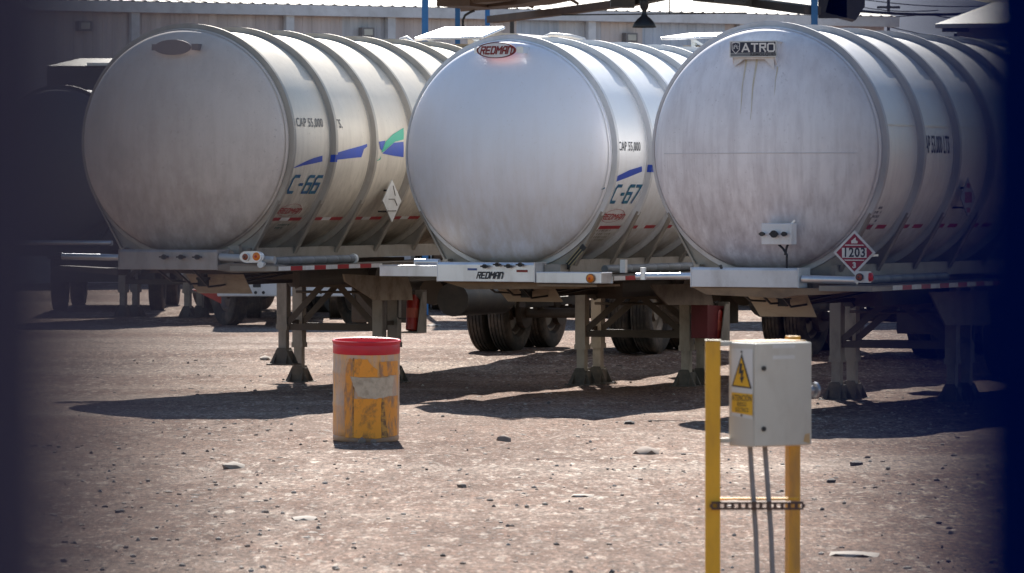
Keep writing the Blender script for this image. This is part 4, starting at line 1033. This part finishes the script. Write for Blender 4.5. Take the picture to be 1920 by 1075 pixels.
# door plane runs from the corner to the right and away, side plane to the left and away
def encl(u, v, z): return corner + e1 * u + (-Vector((math.sin(R(35)), -math.cos(R(35)), 0))) * 0 + Vector((-math.sin(al), math.cos(al), 0)) * v + Vector((0, 0, z))
m = MB(); m.prism([encl(0, .018, 0), encl(Wd, .018, 0), encl(Wd, Dp, 0), encl(0, Dp, 0)], (0, 0, Ht)); cab = m.build("enclosure", BXM, st, None, None, .006)
m = MB(); m.prism([encl(-.002, 0, .004), encl(Wd + .002, 0, .004), encl(Wd + .002, .016, .004), encl(-.002, .016, .004)], (0, 0, Ht - .006)); door = m.build("door", BXM, st, None, None, .005)
m = MB(); m.prism([encl(.01, .2 * Dp, Ht), encl(Wd, .2 * Dp, Ht), encl(Wd, Dp + .012, Ht), encl(.01, Dp + .012, Ht)], (0, 0, .006)); m.build("top_lip", mat("rusty lip", (.62, .34, .12), .6, 0, (.4, .2, .08), .5), cab)
for zf in (.755, .175):
    c0 = encl(.045, 0, Ht * zf); m = MB(); nrm = Vector((math.sin(al), -math.cos(al), 0)); m.tube([c0, c0 + nrm * .008], .012, 16); m.tube([c0 + nrm * .008, c0 + nrm * .014], .006, 12); m.build("lock", DARK, door, 40)
for zf in (.945, .84):
    m = MB(); m.prism([encl(.10, -.0006, Ht * zf), encl(.235, -.0006, Ht * zf), encl(.235, -.0006, Ht * (zf + .035)), encl(.10, -.0006, Ht * (zf + .035))], nrm * .0005); m.build("blank_sticker", mat("pale sticker", (.70, .68, .64), .5), door)
m = MB(); m.prism([encl(Wd - .05, -.0006, .02), encl(Wd - .01, -.0006, .01), encl(Wd - .012, -.0006, .06), encl(Wd - .04, -.0006, .055)], nrm * .0004); m.build("rust_mark", mat("rust mark", (.55, .36, .16), .7, 0, (.5, .42, .33), .6, (30, 30, 30)), door)
c0 = encl(Wd, .035, Ht * .53); m = MB(); m.tube([c0, c0 + e1 * .04], .022, 20); m.tube([c0 + e1 * .04, c0 + e1 * .055], .038, 24); m.build("rotary_switch", mat("switch metal", (.35, .36, .40), .3, .7), cab, 40)
# warning sign on the left side plane: u along depth (far -> near), v up
def sidep(u, v, o=.001): return encl(-o, Dp - u, v)
def sign(pts, mt, o, nm, par): m = MB(); m.prism([sidep(a, b, o) for a, b in pts], -e1 * .0008); return m.build(nm, mt, par)
us = Dp / 48.0; vs_ = Ht / 195.0
def q(px, py): return ((px - 1367) * us, (837 - py - (1 - (px - 1367) / 48) * -1) * vs_)
sg_ = sign([q(1373, 655), q(1373, 781), q(1410, 785), q(1410, 654)], mat("sign white", (.70, .69, .66), .5, 0, (.5, .46, .4), .3, (9, 9, 9)), .002, "warning_sign", cab)
YS = mat("sign yellow", (.82, .45, .02), .5, 0, (.6, .3, .03), .3, (9, 9, 9))
sign([q(1391, 663), q(1373.5, 726), q(1408.5, 728)], INK, .0035, "triangle_border", sg_)
sign([q(1391, 671), q(1376.5, 723), q(1405.5, 725)], YS, .005, "triangle_face", sg_)
sign([q(1388.5, 681), q(1393, 682), q(1391.5, 695), q(1395.5, 693), q(1393, 707), q(1396, 706), q(1392, 719), q(1388.5, 708), q(1390.5, 708), q(1390.5, 700), q(1386.5, 702)], INK, .0065, "lightning_bolt", sg_)
sign([q(1373.5, 737), q(1373.5, 774), q(1410, 778), q(1410, 738)], YS, .0035, "text_panel", sg_)
def sign_text(txt, px, py, size, bold, sx):
    v, f = text_mesh(txt, size, bold, 0, sx); a, b = q(px, py); m = MB(); m.add([sidep(a + x_, b + y_, .005) for x_, y_ in v], f); m.build("sign_lettering", INK, sg_)
sign_text("ATENCIÓN", 1391.5, 747, .040, .0006, .72); sign_text("RIESGO", 1391.5, 758.5, .028, .0003, .74); sign_text("ELÉCTRICO", 1391.5, 769, .028, .0003, .66)
for yy in (660, 779):
    a, b = q(1391, yy); m = MB(); c0 = sidep(a, b, .003); m.tube([c0, c0 - e1 * .004], .005, 8); m.build("rivet", DARK, sg_)
m = MB()
for py in (645, 827): m.bar((X(1345), .04, bz(py)), (X(1372), .06, bz(py)), .03, .022)
m.build("bracket", BXM, st)
# slotted strut
ys_ = bz(948); m = MB(); x0, x1 = X(1334), X(1506); yf = -.03; ns = 13; h2 = .0195
m.b2((x0, yf, ys_ + h2), (x1, yf + .004, ys_ + .009)); m.b2((x0, yf, ys_ - h2), (x1, yf + .004, ys_ - .009))
m.b2((x0, yf + .0045, ys_ + h2), (x1, yf + .04, ys_ + h2 - .004)); m.b2((x0, yf + .0045, ys_ - h2), (x1, yf + .04, ys_ - h2 + .004))
for k in range(ns + 1):
    xx = x0 + (x1 - x0) * k / ns; m.b2((xx - .008, yf + .0005, ys_ - .0088), (xx + .008, yf + .0035, ys_ + .0088))
m.build("slotted_strut", mat("rusty strut", (.12, .07, .05), .7, .3, (.05, .04, .035), .5, (20, 20, 20)), st)
m = MB(); m.b2((X(1350), .10, bz(940)), (X(1500), .14, bz(936.5))); m.build("rear_strut", YEL, st)
GRC = mat("grey conduit", (.26, .24, .24), .55, .2, (.16, .13, .11), .5, (9, 9, 9))
for (a, b) in ((1407, 1427), (1435, 1456)):
    m = MB(); m.tube([(X(a), .04, bz(834)), (X(a + (b - a) * .55), .02, bz(1000)), (X(b), .01, -.1)], .0125, 14); m.build("conduit", GRC, st, 60)

# ------------------------------------------------------------------ fence posts right at the camera (out of focus)
NAVY = mat("navy post paint", (.0008, .0065, .062), .7, 0, (.002, .006, .02), .3, spec=0)
GNAV = mat("slate post paint", (.042, .036, .066), .7, 0, (.035, .032, .05), .3, spec=.1)
def near_post(px, sgn, mt, lab, dd, w_=.10):
    x = (px - 960) / F * dd; o = empty("fence_post", (x + sgn * w_ / 2, dd, 0)); tag(o, lab, "fence post", "fence posts close to the camera")
    m = MB(); m.box((0, 0, 1.45), (w_, .05, 2.95)); m.build("post_tube", mt, o, None, None, .004)
    m = MB(); m.box((0, 0, 2.94), (w_ + .006, .056, .02)); m.build("post_cap", mt, o, None, None, .003)
near_post(272, -1, GNAV, "slate grey post blurred along the photo's left edge, right beside the lens", .272)
near_post(1690, 1, NAVY, "deep navy blue post blurred along the photo's right edge, right beside the lens", .332)

# ------------------------------------------------------------------ warehouse
pA = Vector(((130 - 960) / F * 108.6, 108.6)); pB = Vector(((1658 - 960) / F * 118.9, 118.9)); dirw = (pB - pA).normalized()
ang = math.atan2(dirw.y, dirw.x); EAV = 6.5; z0 = .14
wh = empty("warehouse", (pB.x, pB.y, z0), ang)        # local +x along the wall to the right end, +y away
tag(wh, "long low corrugated metal warehouse behind the trailers", "warehouse")
LW = 60.0; EH = EAV - z0
def wall_mat():
    m = bpy.data.materials.new("corrugated wall"); m.use_nodes = True; n = m.node_tree; L = n.links; p = n.nodes["Principled BSDF"]; p.inputs["Roughness"].default_value = .6
    tc = n.nodes.new("ShaderNodeTexCoord"); sp = n.nodes.new("ShaderNodeSeparateXYZ"); L.new(tc.outputs["Object"], sp.inputs[0])
    ml = n.nodes.new("ShaderNodeMath"); ml.operation = 'MULTIPLY'; ml.inputs[1].default_value = 1 / 1.15; L.new(sp.outputs[0], ml.inputs[0])
    fl = n.nodes.new("ShaderNodeMath"); fl.operation = 'FLOOR'; L.new(ml.outputs[0], fl.inputs[0])
    wn = n.nodes.new("ShaderNodeTexWhiteNoise"); wn.noise_dimensions = '1D'; L.new(fl.outputs[0], wn.inputs["W"])
    cr = n.nodes.new("ShaderNodeValToRGB"); cr.color_ramp.interpolation = 'CONSTANT'
    e = cr.color_ramp.elements; e[0].position = 0; e[0].color = (.60, .53, .52, 1); e[1].position = .45; e[1].color = (.52, .58, .68, 1)
    x = e.new(.62); x.color = (.66, .59, .57, 1); x = e.new(.8); x.color = (.58, .58, .61, 1)
    L.new(wn.outputs[0], cr.inputs[0])
    nz = n.nodes.new("ShaderNodeTexNoise"); nz.inputs["Scale"].default_value = .8; nz.inputs["Detail"].default_value = 6; L.new(tc.outputs["Object"], nz.inputs[0])
    r2 = n.nodes.new("ShaderNodeMapRange"); r2.inputs[1].default_value = .3; r2.inputs[2].default_value = .7; r2.inputs[3].default_value = .78; r2.inputs[4].default_value = 1.12; L.new(nz.outputs[0], r2.inputs[0])
    mp = n.nodes.new("ShaderNodeMapping"); mp.inputs["Scale"].default_value = (5, 5, .35); L.new(tc.outputs["Object"], mp.inputs[0]); L.new(mp.outputs[0], nz.inputs[0])
    s_ = n.nodes.new("ShaderNodeVectorMath"); s_.operation = 'SCALE'; L.new(cr.outputs[0], s_.inputs[0]); L.new(r2.outputs[0], s_.inputs["Scale"]); L.new(s_.outputs[0], p.inputs["Base Color"])
    return m
m = MB(); pts = []; x = -LW; i = 0
while x < -.2:
    pts += [(x, 0), (x + .10, 0), (x + .12, -.018), (x + .22, -.018)]; x += .24
vs = []; 
for (a, b) in pts: vs += [(a, b, 0), (a, b, EH)]
m.add(vs, [(2 * i, 2 * i + 2, 2 * i + 3, 2 * i + 1) for i in range(len(pts) - 1)])
m.b2((-LW, .02, 0), (-.2, .3, EH)); m.b2((-.2, .02, 0), (-.1, 22, EH)); m.build("wall", wall_mat(), wh)
m = MB(); WHM = mat("pale trim", (.68, .68, .70), .5, 0, (.35, .33, .32), .4)
m.b2((-LW, -.30, EH - .22), (.25, -.06, EH + .02)); m.build("gutter", WHM, wh)
def roof_mat():
    m = bpy.data.materials.new("ribbed roof"); m.use_nodes = True; n = m.node_tree; L = n.links; p = n.nodes["Principled BSDF"]; p.inputs["Roughness"].default_value = .55
    tc = n.nodes.new("ShaderNodeTexCoord"); mp = n.nodes.new("ShaderNodeMapping"); mp.inputs["Scale"].default_value = (3, .4, 1); L.new(tc.outputs["Object"], mp.inputs[0])
    nz = n.nodes.new("ShaderNodeTexNoise"); nz.inputs["Scale"].default_value = 1; nz.inputs["Detail"].default_value = 6; L.new(mp.outputs[0], nz.inputs[0])
    cr = n.nodes.new("ShaderNodeValToRGB"); e = cr.color_ramp.elements; e[0].position = .35; e[0].color = (.17, .125, .10, 1); e[1].position = .7; e[1].color = (.36, .31, .27, 1); L.new(nz.outputs[0], cr.inputs[0]); L.new(cr.outputs[0], p.inputs["Base Color"]); return m
m = MB(); sl = .13
m.prism([(-LW, -.25, EH + .04), (-LW, 11, EH + .04 + 11.25 * sl), (-LW, 22, EH + .04), (-LW, 22, EH), (-LW, 11, EH + 11.2 * sl), (-LW, -.25, EH + .0)], (LW + .2, 0, 0))
x = -LW
while x < .1:
    m.add([(x, -.25, EH + .042), (x + .05, -.25, EH + .07), (x + .1, -.25, EH + .042), (x, 11, EH + .042 + 11.25 * sl), (x + .05, 11, EH + .07 + 11.25 * sl), (x + .1, 11, EH + .042 + 11.25 * sl)], [(0, 1, 4, 3), (1, 2, 5, 4), (0, 2, 1)]); x += .3
m.build("roof", roof_mat(), wh)
WO = Vector((pB.x, pB.y))
def wall_x(px):        # where a photo column meets the wall line
    k = (px - 960) / F; t = (k * WO.y - WO.x) / (dirw.x - k * dirw.y); return t
for px in (-45, 247, 537, 727, 1102, 1385):
    m = MB(); x = wall_x(px); m.b2((x - .1, -.06, 0), (x + .1, -.22, EH - .2)); m.build("pilaster", WHM, wh)
for px, py in ((152, 50), (682, 62), (1175, 72)):
    x = wall_x(px); dd = WO.y + dirw.y * x; z = at(px, py, dd).z - z0
    m = MB(); m.b2((x - .16, -.05, z - .1), (x + .16, -.25, z + .12)); wl = m.build("wall_lamp", mat("lamp housing", (.22, .2, .2), .5), wh)
    m = MB(); m.b2((x - .11, -.252, z - .06), (x + .11, -.26, z + .08)); m.build("lamp_glass", mat("pale lamp glass", (.55, .52, .45), .3), wl)

# ------------------------------------------------------------------ canopy with blue columns
CB = mat("blue column paint", (.015, .16, .42), .45, 0, (.02, .09, .2), .4, (2, 2, .8))
CBR = mat("brown roof steel", (.13, .075, .045), .7, .1, (.05, .03, .025), .6, (2, 2, 2))
cp = empty("canopy", ((1150 - 960) / F * 80, 80, .14)); tag(cp, "open canopy on blue columns with a dark steel roof, behind the trailers", "canopy")
def cl(px, py, d): p = at(px, py, d); return p - Vector(cp.location)
for (px, wpx, d, mt, tpy) in ((797, 12, 80, CB, -40), (858, 9.5, 86, CB, -5), (914, 9, 92, CB, 4), (960, 8, 98, DARK, 32), (1527, 12, 80, CB, -40)):
    a = cl(px, 0, d); tw = wpx / F * d; top = cl(px, tpy, d).z
    m = MB(); m.b2((a.x - tw / 2, a.y - tw / 2, -.14 + gz(0, 80) * 0), (a.x + tw / 2, a.y + tw / 2, top)); m.build("column", mt, cp)
def beam(nm, pts, th, mt, dep=.2):
    m = MB()
    for (p, q_) in zip(pts, pts[1:]):
        m.bar(cl(*p), cl(*q_), dep, th)
    return m.build(nm, mt, cp)
beam("roof_beam", [(922, 37, 90), (1060, 21, 86), (1200, 2, 82)], .13, CBR); beam("roof_beam", [(1200, 0, 82), (1320, -25, 80)], .16, DARK)
beam("roof_beam", [(850, 4, 84), (905, 10, 86), (1005, 1, 84), (1100, -18, 82)], .14, CBR, .6)
beam("roof_beam", [(1300, -6, 82), (1420, 6, 82), (1524, 20, 80)], .14, DARK, .3)
beam("roof_beam", [(1340, 2, 80), (1395, 5, 80), (1400, -4, 80)], .05, DARK, .1)
beam("roof_beam", [(975, 2, 86), (1000, 15, 86)], .05, CBR, .06)
beam("roof_beam", [(1065, -4, 86), (1085, 8, 86)], .05, CBR, .06)
m = MB(); P0 = [cl(690, -9, 82), cl(1540, -9, 82)]
m.prism([(cl(860, 0, 84).x, cl(0, 0, 84).y, cl(0, 8, 84).z), (cl(1003, 0, 84).x, cl(0, 0, 84).y, cl(0, -2, 84).z), (cl(1003, 0, 84).x, cl(0, 0, 84).y, cl(0, -16, 84).z), (cl(860, 0, 84).x, cl(0, 0, 84).y, cl(0, -16, 84).z)], (0, 3.5, 0))
m.b2((cl(780, 0, 79).x, -1.2, 6.3), (cl(1640, 0, 79).x, 4, 6.38)); m.build("roof_sheet", CBR, cp)
m = MB(); a = cl(1535, 0, 81); b = cl(1588, 52, 81); m.b2((a.x, 1.0, 6.3), (b.x, 1.15, b.z + .16)); 
m.prism([(cl(1580, 0, 81).x, 1.0, 6.29), (cl(1622, 0, 81).x, 1.0, 6.29), (cl(1622, 0, 81).x, 1.0, cl(0, 12, 81).z), (cl(1605, 0, 81).x, 1.0, cl(0, 38, 81).z), (cl(1548, 0, 81).x, 1.0, cl(0, 24, 81).z)], (0, .9, 0)); m.build("end_panel", mat("black sheeting", (.018, .018, .024), .6, 0, (.04, .04, .05), .5), cp)
m = MB(); a = cl(1145, 0, 82); b = cl(1190, 14, 82); m.b2((a.x, 1.8, 6.29), (b.x, 2.4, b.z)); m.build("duct_box", DARK, cp)
m = MB(); m.tube([cl(868, 60, 86), cl(868, 38, 86), cl(872, 29, 86), cl(882, 23, 86), cl(890, 20, 86)], .022, 8); m.build("gooseneck_pipe", DARK, cp, 60)
beam("conduit_rail", [(1053, 28.5, 84), (1400, 24.5, 84)], .022, BLACK, .02); beam("conduit_rail", [(1255, -9, 84), (1255, 27, 84)], .02, BLACK, .02)
hl = empty("hanging_lamp", at(1208, 52, 79)); tag(hl, "black bell-shaped lamp hanging from the canopy", "hanging lamp")
m = MB(); s_ = 79 / F; m.lathe([(0, 22 * s_), (1.0 * s_, 22.5 * s_), (9 * s_, 19 * s_), (16 * s_, 13 * s_), (21 * s_, 7 * s_), (24 * s_, 5 * s_), (24 * s_, .001)], 'Z', (0, 0, 0), 32)
m.lathe([(0.2 * s_, 21 * s_), (9 * s_, 17 * s_), (20 * s_, 6 * s_), (20 * s_, .001)], 'Z', (0, 0, 0), 32); m.build("lamp_shade", BLACK, hl, 50)
m = MB(); m.lathe([(24 * s_, 5.5 * s_), (28 * s_, 4 * s_), (31 * s_, 4 * s_), (38 * s_, 8 * s_), (50 * s_, 8.5 * s_), (52 * s_, 3 * s_), (100 * s_, 2 * s_)], 'Z', (0, 0, 0), 20); m.build("lamp_housing", BLACK, hl, 50)

# ------------------------------------------------------------------ right background: pole, wires, shed, hill
up = empty("utility_pole", at(1666, 300, 125)); up.location.z = .14; tag(up, "thin dark utility pole rising right of the warehouse", "utility pole")
m = MB(); m.tube([(0, 0, 0), (0, 0, 8.6)], [.05, .04], 10); m.build("pole_shaft", DARK, up, 50)
m = MB(); zz = at(0, 14, 125).z - .14; m.b2((-.3, -.05, zz - .03), (.3, .05, zz + .03)); m.build("crossarm", DARK, up)
for k, (a, b) in enumerate((((1540, 14, 118), (1900, 22, 118)), ((1540, 18, 120), (1740, 27, 120)), ((1740, 27, 120), (1900, 28, 120)), ((1600, -3, 122), (1900, 9, 122)), ((1560, 2, 124), (1760, 20, 124)), ((1665, 50, 125), (1900, 78, 125)))):
    p, q_ = at(*a), at(*b); m = MB(); pts = [p.lerp(q_, t / 8) - Vector((0, 0, .12 * math.sin(math.pi * t / 8))) for t in range(9)]
    m.tube(pts, .040 if k == 0 else .014, 6); o = m.build("overhead_cable", BLACK, None, 60); o.data.transform(Matrix.Translation(-p)); o.location = p
    tag(o, ("thick black pipe-like cable run", "upper thin cable left of the pole", "thin cable right of the pole", "highest thin cable at the top right", "slanting thin cable crossing the pole", "lowest slack cable falling right from the pole")[k] + " against the sky", "cable", "overhead cables")
pS = at(1795, 40, 100); sh_ = empty("shed", (pS.x, 100, .14), R(-22)); tag(sh_, "grey shed with a pale pitched roof at the far right, mostly behind the navy post", "shed")
zt = at(0, 46, 100).z - .14
m = MB(); m.b2((0, 0, 0), (14, 8, zt)); m.build("wall", mat("grey shed wall", (.30, .31, .34), .7), sh_)
m = MB(); m.prism([(-.35, -.4, zt), (-.35, 4, zt + .62), (-.35, 8.4, zt), (-.35, 8.4, zt - .08), (-.35, -.4, zt - .08)], (15, 0, 0)); m.build("roof", mat("pale shed roof", (.55, .56, .58), .5), sh_)
pl_ = at(1792, 57, 88); fl = empty("flood_lamp", (pl_.x, 88, .14)); tag(fl, "long dark floodlight head on a thin post behind the right trailer", "floodlight")
m = MB(); m.tube([(0, 0, 0), (0, 0, pl_.z - .2)], .03, 8); m.build("lamp_post", DARK, fl)
m = MB(); m.b2((-.24, -.08, pl_.z - .17), (.24, .08, pl_.z - .10)); m.build("lamp_head", DARK, fl)
# hills: distance haze painted into their blue, raised to cover the sky
hv = []; n = 90; m = MB()
for i in range(n + 1):
    x = -3500 + 7000 * i / n; h = 168 + 45 * noise.noise(Vector((x * .0012, 2.1, 0))) + 18 * noise.noise(Vector((x * .006, 5.1, 0))) - 25 * sstep(300, 500, x)
    hv += [(x, 3000, -5), (x, 3350, h * .6), (x, 3800, h), (x, 4300, -5)]
m.add(hv, [(4 * i + j, 4 * i + 4 + j, 4 * i + 5 + j, 4 * i + 1 + j) for i in range(n) for j in range(3)])
o = m.build("hills", mat("haze tinted hillside", (.035, .055, .11), .95, 0, (.12, .16, .24), .6, (.006, .006, .012)), None, 180); tag(o, None, kind="structure")
